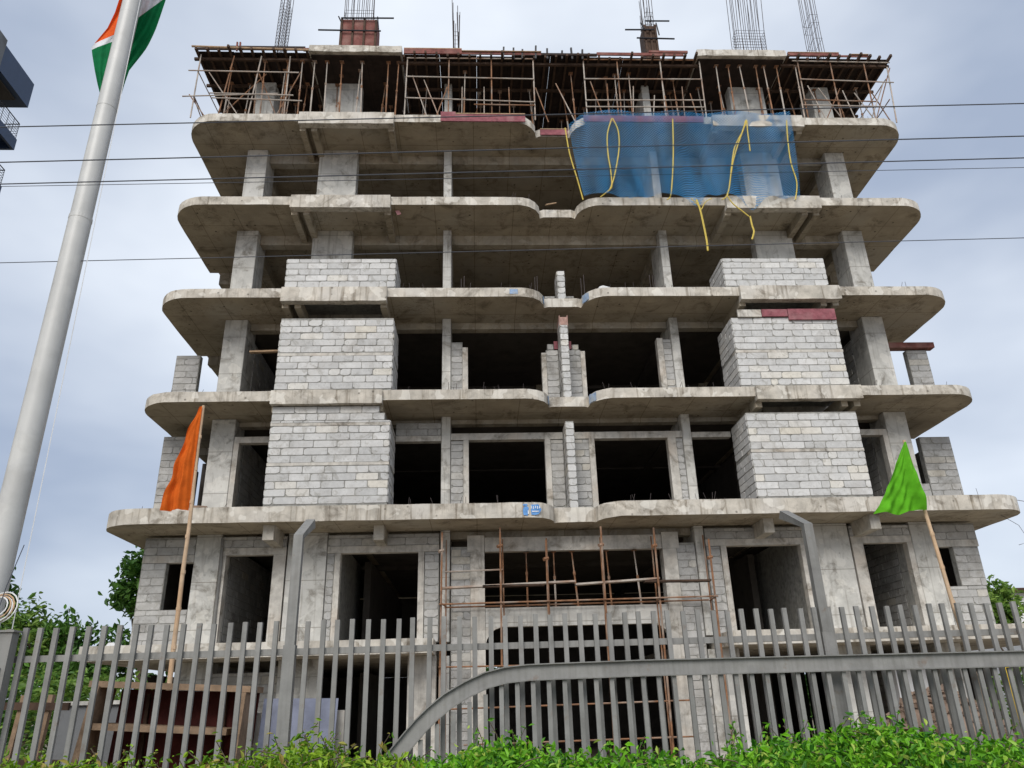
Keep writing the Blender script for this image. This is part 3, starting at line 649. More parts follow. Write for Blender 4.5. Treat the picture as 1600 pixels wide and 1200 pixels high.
frame('rusty tube scaffold on the right end of the top floor slab', [(8.55, Z5, 21.9, .06), (9.68, Z5, 21.9, .08), (10.85, Z5, 21.9, .1), (11.55, Z5, 21.7, .2)],
      [(8.55, 11.8, 21.08, 20.97), (8.5, 11.0, 20.18, 20.12), (8.4, 11.85, 21.9, 21.86), (8.45, 11.6, 19.95, 19.9)],
      [((9.0, 21.2, 20.2), (9.3, 19.4, 20.0)), ((10.2, 21.0, 20.2), (10.3, 19.4, 20.0)), ((10.0, 20.9, 20.0), (9.2, 19.4, 20.0)), ((9.3, 21.0, 20.1), (10.0, 19.4, 20.1)), ((11.9, 21.75, 19.9), (10.9, 19.4, 19.9)), ((11.6, 21.2, 20.0), (10.8, 19.5, 20.0)), ((11.1, 21.0, 20.1), (11.6, 19.4, 20.1)), ((10.6, 20.9, 20.2), (11.2, 19.4, 20.2)), ((11.55, 20.3, 19.85), (11.55, 20.25, 22.6)), ((11.62, 21.2, 19.85), (11.62, 21.2, 22.6)), ((11.5, 19.3, 22.4), (11.5, 21.9, 22.4))])
# pink shutter boards and the notch edge on the top slab
for a, b, y, z0, z1 in ((-3.68, -3.2, 19.56, 18.98, 19.36), (-3.2, -.95, 19.565, 18.98, 19.27), (-.42, .5, 20.2, 19.0, 19.22), (.95, 4.9, 19.565, 19.0, 19.25)):
    B(X(a), X(b), y, y+.03, z0, z1).build('shutter_board', 'pink', bld)
B(X(-3.2), X(-.95), 19.55, 19.63, 19.271, 19.3).build('shutter_board', 'timberl', bld); B(X(-.42), X(.5), 20.19, 20.24, 19.221, 19.25).build('shutter_board', 'timberl', bld)
# column shutters on the roof
def colform(label, u0, u1, z0, z1, material, cl):
    t = thing('column_form', (X((u0+u1)/2), 21.3, z0), label, 'column form')
    y0, y1 = 21.0, 21.6
    B(X(u0), X(u1), y0, y0+.02, z0, z1).build('panel', material, t); B(X(u0), X(u1), y1, y1+.02, z0, z1-.05).build('panel', material, t)
    B(X(u0)-.025, X(u0)-.001, y0, y1, z0, z1-.03).build('panel', material, t); B(X(u1)+.001, X(u1)+.025, y0, y1, z0, z1-.03).build('panel', material, t)
    n = max(2, int((u1-u0)/.33))
    for i in range(n+1):
        u = u0+.03+(u1-u0-.06)*i/n; B(X(u)-.035, X(u)+.035, y0-.06, y0-.001, z0, z1+rnd.uniform(-.1, .06)).build('batten', 'timber', t)
    for zc, a, b in cl: MB().tube((X(a), y0-.09, zc), (X(b), y0-.09, zc+rnd.uniform(-.03, .03)), .03).build('clamp_tube', 'black', t)
    MB().tube((X(u0)-.1, y0-.05, z1+.1), (X(u0)+.02, y0-.05, z1-.2), .025).tube((X(u1)+.08, y0-.05, z1-.5), (X(u1)+.02, y0-.05, z1+.1), .025).build('clamp_pin', 'black', t)
colform('red plywood column form with timber battens on the roof', -7.42, -6.12, 22.22, 24.92, 'redboard', ((24.3, -8.2, -5.95), (24.9, -7.4, -5.5)))
colform('slim bare timber column form on the roof behind the scaffold above the net', 3.72, 4.18, 22.0, 24.8, 'timber', ((24.1, 3.4, 4.8), (24.5, 3.0, 4.1), (24.95, 3.8, 4.7)))

# ------------------------------------------------------------------ blue safety net with its ropes
def netmat():
    m = bpy.data.materials.new('blue_net'); m.use_nodes = True; t = m.node_tree; L = t.links.new
    bs = t.nodes['Principled BSDF']; bs.inputs['Base Color'].default_value = (.002, .18, .41, 1); bs.inputs['Roughness'].default_value = .6
    uv = N(t, 'ShaderNodeUVMap'); sp = N(t, 'ShaderNodeSeparateXYZ'); L(uv.outputs[0], sp.inputs[0])
    fs = []
    for op in ('ADD', 'SUBTRACT'):
        a = N(t, 'ShaderNodeMath', operation=op); L(sp.outputs[0], a.inputs[0]); L(sp.outputs[1], a.inputs[1])
        b = N(t, 'ShaderNodeMath', operation='PINGPONG'); b.inputs[1].default_value = .046; L(a.outputs[0], b.inputs[0])
        c = N(t, 'ShaderNodeMath', operation='LESS_THAN'); L(b.outputs[0], c.inputs[0]); fs.append((b, c))
    mpn = N(t, 'ShaderNodeMapping'); mpn.inputs['Scale'].default_value = (2.6, .5, 1); L(uv.outputs[0], mpn.inputs['Vector'])
    nz = N(t, 'ShaderNodeTexNoise', i_Scale=1.1, i_Detail=4.0, i_Distortion=.5); L(mpn.outputs[0], nz.inputs['Vector'])
    mr = N(t, 'ShaderNodeMapRange'); mr.inputs['From Min'].default_value = .35; mr.inputs['From Max'].default_value = .68; mr.inputs['To Min'].default_value = .0050; mr.inputs['To Max'].default_value = .0120
    L(nz.outputs['Fac'], mr.inputs['Value'])
    for b, c in fs: L(mr.outputs[0], c.inputs[1])
    mxx = N(t, 'ShaderNodeMath', operation='MAXIMUM'); L(fs[0][1].outputs[0], mxx.inputs[0]); L(fs[1][1].outputs[0], mxx.inputs[1])
    tr = N(t, 'ShaderNodeBsdfTransparent'); ms = N(t, 'ShaderNodeMixShader'); L(mxx.outputs[0], ms.inputs[0]); L(tr.outputs[0], ms.inputs[1]); L(bs.outputs[0], ms.inputs[2])
    L(ms.outputs[0], t.nodes['Material Output'].inputs[0]); return m
net = thing('safety_net', (X(4.1), 19.45, 15.8), 'blue mesh safety net hung below the top floor slab', 'safety net')
def net_pt(s, t):
    u0, u1 = .42+.33*t, 7.72-.3*t+.12*math.sin(t*2.6); u = u0+(u1-u0)*s
    zt = 19.3 if s > .07 else 18.75+.55*s/.07; zb = 15.98-.12*max(0, math.sin(s*9))*(s > .2)-.42*math.exp(-((s-.52)/.03)**2)-.42*math.exp(-((s-.77)/.04)**2)+.03*math.sin(s*60)
    z = zt+(zb-zt)*t
    sag = .5*math.sin(math.pi*t)*(.6+.4*math.sin(3.1*s+.5)) if t > .1 else .0
    y = 19.42-.05*t+sag*.35+.07*math.sin(23*s+3*t)+.06*math.sin(41*s-5*t)*t
    return (X(u), y, z)
NS, NT = 90, 36
me = bpy.data.meshes.new('mesh_sheet'); vv = [net_pt(i/NS, j/NT) for j in range(NT+1) for i in range(NS+1)]
ff = [(j*(NS+1)+i, j*(NS+1)+i+1, (j+1)*(NS+1)+i+1, (j+1)*(NS+1)+i) for j in range(NT) for i in range(NS)]
o_ = WO[net.name]; me.from_pydata([(a-o_[0], b-o_[1], c-o_[2]) for a, b, c in vv], [], ff); uvl = me.uv_layers.new()
for li, l in enumerate(me.loops): i, j = l.vertex_index % (NS+1), l.vertex_index//(NS+1); uvl.data[li].uv = (7.2*i/NS, 3.4*j/NT)
me.materials.append(netmat()); me.polygons.foreach_set('use_smooth', [True]*len(me.polygons))
ob = bpy.data.objects.new('mesh_sheet', me); col.objects.link(ob); place(ob, o_, net)
def rope(pix, y=19.33, r=.02, yend=None):
    P_ = [onY(a, b, y) for a, b in pix]; pts = []
    for i in range(len(P_)-1):
        for k in range(4):
            t = k/4; p0, p1, p2, p3 = P_[max(i-1, 0)], P_[i], P_[i+1], P_[min(i+2, len(P_)-1)]
            pts.append(.5*((2*p1)+(-p0+p2)*t+(2*p0-5*p1+4*p2-p3)*t*t+(-p0+3*p1-3*p2+p3)*t**3))
    pts.append(P_[-1]); MB().path(pts, r, 5).build('rope', 'rope', net)
rope([(883, 200), (890, 240), (902, 280), (911, 312)]); rope([(956, 185), (949, 210), (950, 240), (954, 265), (956, 290), (953, 296), (938, 308)])
rope([(957, 185), (966, 205), (967, 235), (960, 275), (953, 296)]); rope([(1051, 186), (1052, 230), (1051, 270), (1048, 305), (1042, 312)])
rope([(1165, 188), (1160, 205), (1148, 230), (1143, 260), (1140, 290), (1136, 305)]); rope([(1167, 188), (1155, 220), (1146, 250), (1141, 280), (1137, 304), (1128, 312)])
rope([(1167, 190), (1168, 205), (1170, 220), (1172, 236)]); rope([(1229, 188), (1231, 220), (1236, 255), (1245, 285), (1243, 312)])
rope([(1088, 312), (1094, 328), (1099, 350), (1104, 375), (1106, 392)], r=.03); rope([(1172, 338), (1175, 352), (1178, 362), (1175, 374)], r=.028)
rope([(1136, 305), (1145, 318), (1160, 330), (1170, 338)]); rope([(1080, 310), (1090, 320), (1095, 328), (1102, 316), (1112, 310)], r=.014)

# ------------------------------------------------------------------ scaffold in front of the entrance
t = thing('tube_scaffold', (X(0), 20, 0), 'rusty two row tube scaffold standing before the entrance bay', 'scaffold')
for u, zt in ((-3.56, 5.8), (-2.05, 5.9), (-.86, 5.55), (.6, 5.88), (2.0, 5.83), (3.43, 5.5)):
    MB().path([(X(u)-.03, 19.98, .005), (X(u), 20, 3.0), (X(u)+.02, 20, zt)], .027).build('standard', 'rust', t)
    MB().tube((X(u)+.1, 20.75, .005), (X(u)+.1, 20.75, 5.75), .022).build('standard', 'rust', t)
    MB().tube((X(u), 19.95, 4.02), (X(u)+.1, 20.8, 4.02), .022).build('transom', 'rust', t)
    MB().tube((X(u)-.06, 19.98, zt-.5), (X(u)+.06, 20.04, zt-.46), .05).build('coupler', 'rust', t)
for a, b, y, za, zb, m_ in ((-3.6, 3.5, 19.94, 3.98, 4.03, 'rust'), (-3.5, 3.5, 20.8, 4.0, 4.04, 'rust'), (-3.6, 2.9, 19.94, 2.5, 2.46, 'rust'), (-3.5, -1.95, 20.7, 4.9, 4.93, 'galv'), (-3.5, 2.6, 20.3, 1.55, 1.6, 'rust'), (-3.0, 2.6, 20.4, .75, .78, 'rust')):
    MB().tube((X(a), y, za), (X(b), y, zb), .022).build('ledger', m_, t)
for a, b, za, zb, m_ in ((-3.55, -.1, 4.42, 4.52, 'galv'), (-2.5, -.9, 4.44, 4.45, 'timber'), (-.1, 2.1, 4.44, 4.55, 'galv'), (1.7, 3.45, 4.48, 4.47, 'timber')):
    MB().beam((X(a), 20.3, za), (X(b), 20.3, zb), .24, .045).build('board', m_, t)
for k, (u, l) in enumerate(((-1.3, 0), (-.55, .0), (.05, .1), (.95, .05), (1.75, .08))):
    prop(u, 21.1, 3.985, 5.43, (-l, 0), 'steel prop under the lintel over the entrance', 'steel props under the entrance lintel')
prop(-8.35, 20.9, ZT[2], 11.4, (.04, 0), 'lone rusty prop beside the fourth floor block box carrying a plank', None, 'rust')
tp = MB().beam((X(-9.3), 20.9, 11.45), (X(-8.15), 20.9, 11.48), .12, .05).build('plank', 'timberl'); tag(tp, 'timber plank resting on the lone prop on the fourth floor', 'plank')

# ------------------------------------------------------------------ fence and gate
FY = 8.0
fence = thing('picket_fence', (0.4, FY, 0), 'grey steel picket fence running in front of the building site', 'fence')
pick = MB().box(-.024, .024, -.02, .02, 0, 1).v
def bar_mesh(name, w_, d_, h_, material):
    a = MB().box(-w_/2, w_/2, -d_/2, d_/2, 0, h_); me = bpy.data.meshes.new(name); me.from_pydata(a.v, [], a.f); me.materials.append(M[material]); me.update(); return me
pm = bar_mesh('picket', .046, .036, 1, 'grey')
k = 0; x_ = -5.6
while x_ < 7.4:
    o = bpy.data.objects.new('picket', pm); col.objects.link(o); place(o, (x_+rnd.uniform(-.008, .008), FY, .25), fence); o.scale = (1, 1, 2.43-.25+.003*x_+rnd.uniform(-.008, .008))
    o.rotation_euler = (rnd.uniform(-.004, .004), rnd.uniform(-.004, .004), rnd.uniform(-.05, .05)); x_ += .1505
for z_, s in ((2.13, .028), (.45, .02)): MB().beam((-5.7, FY+.05, z_), (7.5, FY+.05, z_+.035), .05, .06).build('rail', 'grey', fence)
def fpost(x_, top, bend):
    p = MB(); wd = .115
    p.beam((x_, FY+.02, 0), (x_, FY+.02, 2.2), wd, .1, (0, 1, 0)).build('post', 'grey', fence)
    q = MB(); prof = [Vector((x_, FY+.02, 2.201)), Vector((x_, FY+.02, top)), Vector((x_+bend[0], FY+.02+bend[1], top+bend[2]))]
    a = Vector((.047, 0, 0)); b = Vector((0, .045, 0)); b2 = Vector((0, .03, -.04))
    ring = [[p_-a-b_, p_+a-b_, p_+a+b_, p_-a+b_] for p_, b_ in zip(prof, (b, b*.9+Vector((0, 0, -.01)), b2))]
    q.v = [tuple(v_) for r_ in ring for v_ in r_]
    for i in range(2):
        for j in range(4): q.f.append((i*4+j, i*4+(j+1) % 4, i*4+4+(j+1) % 4, i*4+4+j))
    q.f += [(3, 2, 1, 0), (8, 9, 10, 11)]
    q.build('cranked_post_arm', 'grey', fence)
fpost(-1.84, 3.27, (.0, .52, .25)); fpost(3.52, 3.29, (-.05, .45, .22))
gate = thing('arched_gate', (3.2, 7.8, 0), 'grey steel gate with a deep channel beam curving down at its end, before the fence', 'gate')
path = [tuple(onY(a, b, 7.8)[[0, 2]]) for a, b in ((612, 1188), (640, 1154), (657, 1134), (675, 1116), (700, 1095), (730, 1077), (760, 1063), (790, 1055), (825, 1051), (870, 1049), (1000, 1044))]
path += [(3, path[-1][1]-.002), (5, path[-1][1]-.006), (7.3, path[-1][1]-.012)]
def ribbon(off0, off1, y0, y1):
    mb = MB(); pts = [Vector((a, 0, b)) for a, b in path]; n = len(pts)
    for i, p in enumerate(pts):
        d = (pts[min(i+1, n-1)]-pts[max(i-1, 0)]).normalized(); nn = Vector((-d.z, 0, d.x))
        for off, y in ((off0, y0), (off1, y0), (off1, y1), (off0, y1)):
            q = p+nn*off; mb.v.append((q.x, y, q.z))
    for i in range(n-1):
        for j in range(4): mb.f.append((i*4+j, i*4+4+j, i*4+4+(j+1) % 4, i*4+(j+1) % 4))
    mb.f += [(0, 1, 2, 3), ((n-1)*4+3, (n-1)*4+2, (n-1)*4+1, (n-1)*4)]
    return mb
ribbon(-.064, .064, 7.79, 7.80).build('channel_web', 'grey', gate); ribbon(.0645, .075, 7.755, 7.83).build('channel_flange', 'grey', gate); ribbon(-.075, -.0645, 7.755, 7.83).build('channel_flange', 'grey', gate)
def path_z(x_):
    for (a, b), (c, d) in zip(path[:-1], path[1:]):
        if a <= x_ <= c: return b+(d-b)*(x_-a)/(c-a)
    return 1.8
x_ = path[1][0]+.1
while x_ < 7.2:
    o = bpy.data.objects.new('picket', pm); col.objects.link(o); z_ = path_z(x_)-(.078 if x_ > .1 else .12)
    place(o, (x_, 7.80, .1), gate); o.scale = (.9, .8, z_-.1); o.rotation_euler[2] = rnd.uniform(-.04, .04); x_ += .1505
MB().beam((-.4, 7.8, .2), (7.3, 7.8, .2), .05, .06).build('rail', 'grey', gate)
# gate post / meter cabinet at the left end
t = thing('gate_post_cabinet', (-4.75, 7.9, 0), 'grey metal cabinet post at the left end of the fence under the flagpole', 'cabinet')
B(-5.1, -4.43, 7.85, 7.97, 0, 2.37).build('body', 'grey', t); B(-5.05, -4.47, 7.835, 7.849, 1.3, 2.05).build('door', 'grey', t); B(-4.6, -4.56, 7.81, 7.834, 1.9, 2.2).build('handle', 'pole', t); B(-5.12, -4.41, 7.83, 7.98, 2.371, 2.39).build('lid', 'grey', t)

# ------------------------------------------------------------------ flagpole with the large flag
PX, PY = -4.73, 8.0+.05
PX = -4.785
def PXZ(z_): return -4.80+.009*(z_-5.8)    # the pole stands a hair out of plumb
t = thing('flagpole', (PX, PY, 0), 'tall tapered off-white steel flagpole', 'flagpole')
secs = [(0, .140), (3.0, .135), (7.2, .127), (7.21, .122), (11.5, .116), (14.5, .110)]
MB().path([(PXZ(a), PY, a) for a, b in secs[:3]], [b for a, b in secs[:3]], 24, False).build('lower_section', 'pole', t, True)
MB().path([(PXZ(a), PY, a) for a, b in secs[3:]], [b for a, b in secs[3:]], 24, False).build('upper_section', 'pole', t, True)
MB().tube((PXZ(7.17), PY, 7.17), (PXZ(7.22), PY, 7.22), .130, 24).build('joint_ring', 'pole', t); MB().tube((PXZ(8.9), PY, 8.9), (PXZ(8.91), PY, 8.91), .1225, 24).build('joint_ring', 'pole', t); MB().tube((PXZ(10.55), PY, 10.55), (PXZ(10.56), PY, 10.56), .118, 24).build('joint_ring', 'pole', t)
MB().tube((PX+.26, PY-.05, 2.2), (PX+.13, PY-.05, 13.9), .005, 4).build('halyard', 'white', t)
t = thing('cable_coil', (-4.62, 7.78, 2.36), 'coil of loose pale cable hung at the foot of the flagpole', 'cable coil')
for k in range(5):
    cx, cz, r_ = -4.56+rnd.uniform(-.02, .02), 2.58+rnd.uniform(-.01, .02), .09+.012*k
    MB().path([(cx+r_*math.cos(a*.3927), 7.76+.01*k+.03*math.sin(a*.3927), cz+r_*1.05*math.sin(a*.3927)) for a in range(17)], .007, 5, False).build('loop', 'bamboo' if k % 2 else 'white', t)
MB().path([(-4.58, 7.78, 2.5), (-4.54, 7.78, 2.8), (-4.5, 7.85, 3.2)], .005, 4).build('tail', 'wire', t)
def sheet(fn, ns, nt, name, material, parent):
    mb = MB(); mb.v = [fn(i/ns, j/nt) for j in range(nt+1) for i in range(ns+1)]
    mb.f = [(j*(ns+1)+i, j*(ns+1)+i+1, (j+1)*(ns+1)+i+1, (j+1)*(ns+1)+i) for j in range(nt) for i in range(ns)]
    return mb.build(name, material, parent, True)
def lerpc(tab, t):
    for (a, *p), (b, *q) in zip(tab[:-1], tab[1:]):
        if a <= t <= b: s = (t-a)/(b-a); return [x+(y-x)*s for x, y in zip(p, q)]
    return list(tab[-1][1:])
t = thing('national_flag', (PX, PY+.3, 9.4), 'large saffron white and green flag wrapped limply behind the flagpole', 'flag')
# flag cloth hangs in folds behind the pole; rows run down the cloth
FROW = [(-420, 225, 400), (-200, 215, 330), (-60, 203, 278), (0, 186, 259), (30, 176, 249), (47, 166, 243), (62, 152, 236), (74, 143, 230), (85, 144, 222), (110, 148, 202), (130, 152, 195), (150, 157, 189), (166, 168, 184), (176, 178, 182)]
def flagpt(py, s, ph=0):
    l, r_ = lerpc(FROW, py); fold = .05*math.sin(s*9+py*.012+ph)+.035*math.sin(s*21+py*.02)+.06*s
    return tuple(onY(l+(r_-l)*s, py, PY+.26+fold))
def band(name, material, s0, s1, lo, hi, n=22):
    sheet(lambda s, q: flagpt(lo(s0+(s1-s0)*s)+(hi(s0+(s1-s0)*s)-lo(s0+(s1-s0)*s))*q, s0+(s1-s0)*s), 20, n, name, material, t)
band('green_band', 'fgreen', 0, .5, lambda s: 176, lambda s: 78-42*s); band('green_band', 'fgreen', .5, 1, lambda s: 176, lambda s: 30-70*(s-.5))
band('white_band', 'wcloth', 0, .5, lambda s: 78-42*s, lambda s: 68-58*s, 8); band('white_band', 'wcloth', .5, 1, lambda s: 30-70*(s-.5), lambda s: -110-60*s, 10)
band('saffron_band', 'saffron', 0, .5, lambda s: 68-58*s, lambda s: -420, 20); band('saffron_band', 'saffron', .5, 1, lambda s: -110-60*s, lambda s: -420, 12)

# ------------------------------------------------------------------ the two small flags on bamboo poles
def stickflag(label, flabel, p0, p1, cloth_fn, material, k_):
    P0, P1 = Vector(p0), Vector(p1); P0 = P1+(P0-P1)*(P1.z/(P1.z-P0.z)); n = 12     # runs on down to the ground
    s_ = thing('bamboo_pole', P0, label, 'pole')
    MB().path([P0.lerp(P1, i/n)+Vector((rnd.uniform(-.006, .006), 0, 0)) for i in range(n+1)], [(.031-.014*i/n)*k_ for i in range(n+1)], 8, False).build('cane', 'bamboo', s_, True)
    for i in range(1, n): MB().tube(P0.lerp(P1, i/n-.004), P0.lerp(P1, i/n+.004), .0345*k_-.014*k_*i/n, 8).build('node_ring', 'bamboo', s_)
    f_ = thing('pennant', P1, flabel, 'flag'); sheet(cloth_fn, 44, 60, 'cloth', material, f_)
def pix(x_, y_, Y): return Vector(onY(x_, y_, Y))
def orange(s, q):                        # q down the hoist, s away from it
    hx = pix(317-22*q, 636+162*q, 10.74); w_ = .03+.315*q**.7
    fx = -w_*s; wave = .06*math.sin(s*9+q*2)*q*(.3+s)
    return (hx.x+fx+.015*math.sin(q*20)*s, hx.y-.03-.10*math.sin(s*2.6)*q+wave+.012*math.sin(s*26+q*9)*q+.008*math.sin(q*31-s*14)*s, hx.z-.0*s+.06*s*(1-q)*q+(-.03*s*(q > .9)))
stickflag('pale bamboo pole carrying the orange flag', 'limp orange triangular flag on a bamboo pole', pix(265, 1066, 10.75), pix(318, 634, 10.75), orange, 'orange', 1.3)
def green(s, q):
    hx = pix(1413+32*q, 692+106*q, 8.06); w_ = .02+.565*q
    return (hx.x-w_*s, hx.y-.04-.05*math.sin(s*6+q*3)*q+.03*math.sin(s*14+q*6)*q+.014*math.sin(s*25-q*17)*q+.008*math.sin(s*9+q*37)*(.3+s)*q, hx.z-.05*s*q+.02*math.sin(s*8)*q)
stickflag('pale bamboo pole carrying the lime green flag', 'lime green triangular flag on a bamboo pole', pix(1511, 1016, 8.12), pix(1412.5, 688, 8.07), green, 'lime', 1.0)

# ------------------------------------------------------------------ power lines
for k, (x0, y0, x1, y1, Z_, r_, lb) in enumerate(((0, 199, 1600, 162, 7.0, .006, 'topmost thin black power line crossing the sky over the flagpole'), (0, 254, 1600, 213, 7.0, .0068, 'second black power line, crossing below the topmost one'), (0, 288, 1600, 247, 7.0, .0068, 'third black power line, crossing just above the fifth floor slab edge'), (0, 411, 1600, 372, 6.6, .005, 'lowest very thin power line crossing the open fifth floor'), (500, 283, 1600, 262, 7.4, .004, 'faint thin wire slightly below the third power line at its right end'))):
    a, b = onZ(x0, y0, Z_), onZ(x1, y1, Z_); d = b-a; A_, B_ = a-d*2.5, b+d*2.5; n = 40
    sag = lambda tt: .0
    pts = [A_+(B_-A_)*i/n for i in range(n+1)]
    pts = [p+np.array([0, 0, .012*((i/n-.5)*12)**2*.25]) for i, p in enumerate(pts)]
    o = MB().path(pts, r_, 5).build('power_line', 'wire'); tag(o, lb, 'cable')

# ------------------------------------------------------------------ neighbouring tower with balconies (upper left)
t = thing('balcony_tower', (-27, 24, 0), 'dark navy balcony block rising beside the flagpole', 'building')
B(-34, -25.6, 8, 31.5, 0, 36).build('wall', 'towerg', t)
def balcony(xe, ye, z0, z1, rail):
    B(-25.59, xe, ye-9, ye, z0, z0+.25).build('balcony_slab', 'navy', t)
    if rail == 0:
        B(xe-.15, xe, ye-2.6, ye, z0+.251, z1).build('parapet', 'navy', t); B(-25.58, xe-.152, ye-.15, ye, z0+.251, z1).build('parapet', 'navy', t)
        B(xe-.15, xe+.01, ye-9, ye-2.602, z0-.05, z1+.3).build('parapet', 'towerg', t)
        B(xe-1.5, xe-.3, ye-3, ye-.6, z0-.06, z0-.001).build('soffit_panel', 'inner', t)
    else:
        B(xe-.12, xe, ye-9, ye, z0-.4, z0-.001).build('edge_band', 'navy', t); B(-25.58, xe-.121, ye-.12, ye, z0-.4, z0-.001).build('edge_band', 'navy', t)
        r_ = MB()
        for k in range(6): z_ = z0+.3+k*.15; r_.tube((xe-.05, ye-9, z_), (xe-.05, ye-.05, z_), .014, 4).tube((xe-.05, ye-.05, z_), (-25.5, ye-.05, z_), .014, 4)
        for k in range(20): r_.tube((xe-.05, ye-.05-k*.45, z0+.25), (xe-.05, ye-.05-k*.45, z0+1.2), .016, 4)
        for k in range(5): r_.tube((xe-.05-k*.5, ye-.05, z0+.25), (xe-.05-k*.5, ye-.05, z0+1.2), .016, 4)
        r_.tube((xe-.05, ye-9, z0+1.2), (xe-.05, ye-.05, z0+1.2), .035, 4).tube((xe-.05, ye-.05, z0+1.2), (-25.5, ye-.05, z0+1.2), .035, 4)
        r_.build('railing', 'black', t)
balcony(-22.95, 32, 30.7, 32.25, 0); balcony(-23.05, 32, 28.38, 0, 1); balcony(-23.15, 32, 25.5, 0, 1); balcony(-23.15, 32, 22.5, 0, 1)

# ------------------------------------------------------------------ far white house on the right
t = thing('white_house', (29.5, 40, 0), 'white rendered house with a tiled roof edge beyond the site', 'house')
B(27.6, 36, 40, 48, 0, 6.3).build('wall', 'white', t); B(27.3, 36.3, 39.6, 48.3, 6.301, 6.5).build('roof_edge', 'timber', t)
wn = B(28.3, 29.6, 39.93, 39.99, 3.6, 5.1).build('window', 'sheet', t); B(28.4, 29.5, 39.9, 39.929, 3.7, 5.0).build('pane', 'navy', wn)

# ------------------------------------------------------------------ things lying behind the fence
t = thing('shuttering_crate', (-3.65, 10, 0), 'stack of dark red shuttering panels framed in pale timber behind the fence', 'shuttering')
MB().beam((-4.5, 10.55, 1.07), (-2.8, 10.55, .98), .03, 1.7).build('panel', mat('dark_red_panel', (.085, .018, .014), var=.4, scale=3, stain=.5), t)
for (xa, za, xb, zb, w_, dp) in ((-4.62, 1.97, -2.72, 1.86, .07, .6), (-4.5, 1.5, -2.95, 1.4, .07, .5), (-4.6, 1.0, -2.8, .95, .07, .5)):
    MB().beam((xa, 9.98+dp/2, za), (xb, 9.98+dp/2, zb), dp, w_).build('shelf', 'timberm', t)
MB().beam((-4.52, 10.2, 1.93), (-4.72, 10.1, .0), .07, .5, (0, 1, 0)).build('upright', 'timberm', t); MB().beam((-2.8, 10.2, 1.82), (-2.9, 10.15, .0), .08, .5, (0, 1, 0)).build('upright', 'timberm', t)
for x_ in (-4.1, -3.6, -3.15): MB().beam((x_, 10.5, 1.85), (x_, 10.5, .3), .05, .04).build('stud', 'timber', t)
o = sheet(lambda s, q: (-2.68+.92*s, 10.5+.03*math.sin(s*9)-.15*q, 1.76-.02*s-.62*q-.05*math.sin(s*12)*q*q), 14, 10, 'tarpaulin_sheet', 'sheet', None); tag(o, 'pale blue-grey sheet draped over boards behind the fence', 'sheet')
t = thing('board_stack', (-2.2, 10.9, 0), 'grey boards leaning under the blue-grey sheet behind the fence', 'boards')
for k in range(5): MB().beam((-2.9+k*.27, 10.72, 0), (-2.85+k*.26, 10.62, 1.6+.04*(k % 2)), .24, .03, (0, 1, 0)).build('board', 'towerg' if k % 2 else 'jamb', t)
t = thing('timber_railing', (-5.3, 9.6, 0), 'low weathered timber railing in front of the bushes', 'railing')
for x_ in (-6.2, -5.7, -5.25, -4.95): MB().beam((x_, 9.6, 0), (x_+.12, 9.6, 1.85), .07, .05).build('post', 'timberm', t)
for z_ in (1.2, 1.78): MB().beam((-6.5, 9.56, z_), (-4.6, 9.56, z_-.06), .05, .08).build('rail', 'timber', t)
for k in range(7): MB().beam((-6.3+k*.26, 9.66, .05), (-6.27+k*.26, 9.66, 1.1), .22, .02, (0, 1, 0)).build('board', 'inner', t)
t = thing('concrete_trough', (-4.9, 11.2, 0), 'low grey concrete wall behind the shuttering panels', 'low wall')
B(-5.5, -4.3, 11.2, 11.4, 0, 1.75).build('wall', 'towerg', t); B(-5.55, -4.25, 11.15, 11.45, 1.751, 1.8).build('coping', 'col', t)
# rubble mound on the right
mb = MB()
def mound_h(x_, y_):
    a = math.exp(-((x_-8.0)/1.5)**2-((y_-14.2)/1.3)**2)*1.62; b = math.exp(-((x_-9.6)/1.6)**2-((y_-14)/1.2)**2)*.9; return max(a, b)+.02
n = 40
mb.v = [(5.5+6.5*i/n, 11.6+5*j/n, mound_h(5.5+6.5*i/n, 11.6+5*j/n)+rnd.uniform(-.03, .03)-.03) for j in range(n+1) for i in range(n+1)]
mb.f = [(j*(n+1)+i, j*(n+1)+i+1, (j+1)*(n+1)+i+1, (j+1)*(n+1)+i) for j in range(n) for i in range(n)]
for k in range(1500):
    x_, y_ = rnd.uniform(6, 11.5), rnd.uniform(12, 16); z_ = mound_h(x_, y_)
    if z_ < .1: continue
    s_ = rnd.uniform(.03, .11); r_ = Matrix.Rotation(rnd.uniform(0, 6.3), 3, (rnd.random()-.5, rnd.random()-.5, 1)) @ Matrix.Rotation(rnd.uniform(-.6, .6), 3, 'X')
    bx = MB().box(-s_, s_, -s_*.55, s_*.55, -s_*.4, s_*.4); mb.add([tuple(r_ @ Vector(v_)+Vector((x_, y_, z_+.01))) for v_ in bx.v], bx.f)
o = mb.build('rubble_heap', 'rubble'); tag(o, 'heap of brown brick rubble behind the gate', 'rubble', kind='stuff')
o = MB().tube((8.72, 13, 0), (8.58, 13, 2.0), .05, 10).build('yellow_pipe', 'yellow', None, True); tag(o, 'upright yellow pipe beyond the rubble heap', 'pipe')

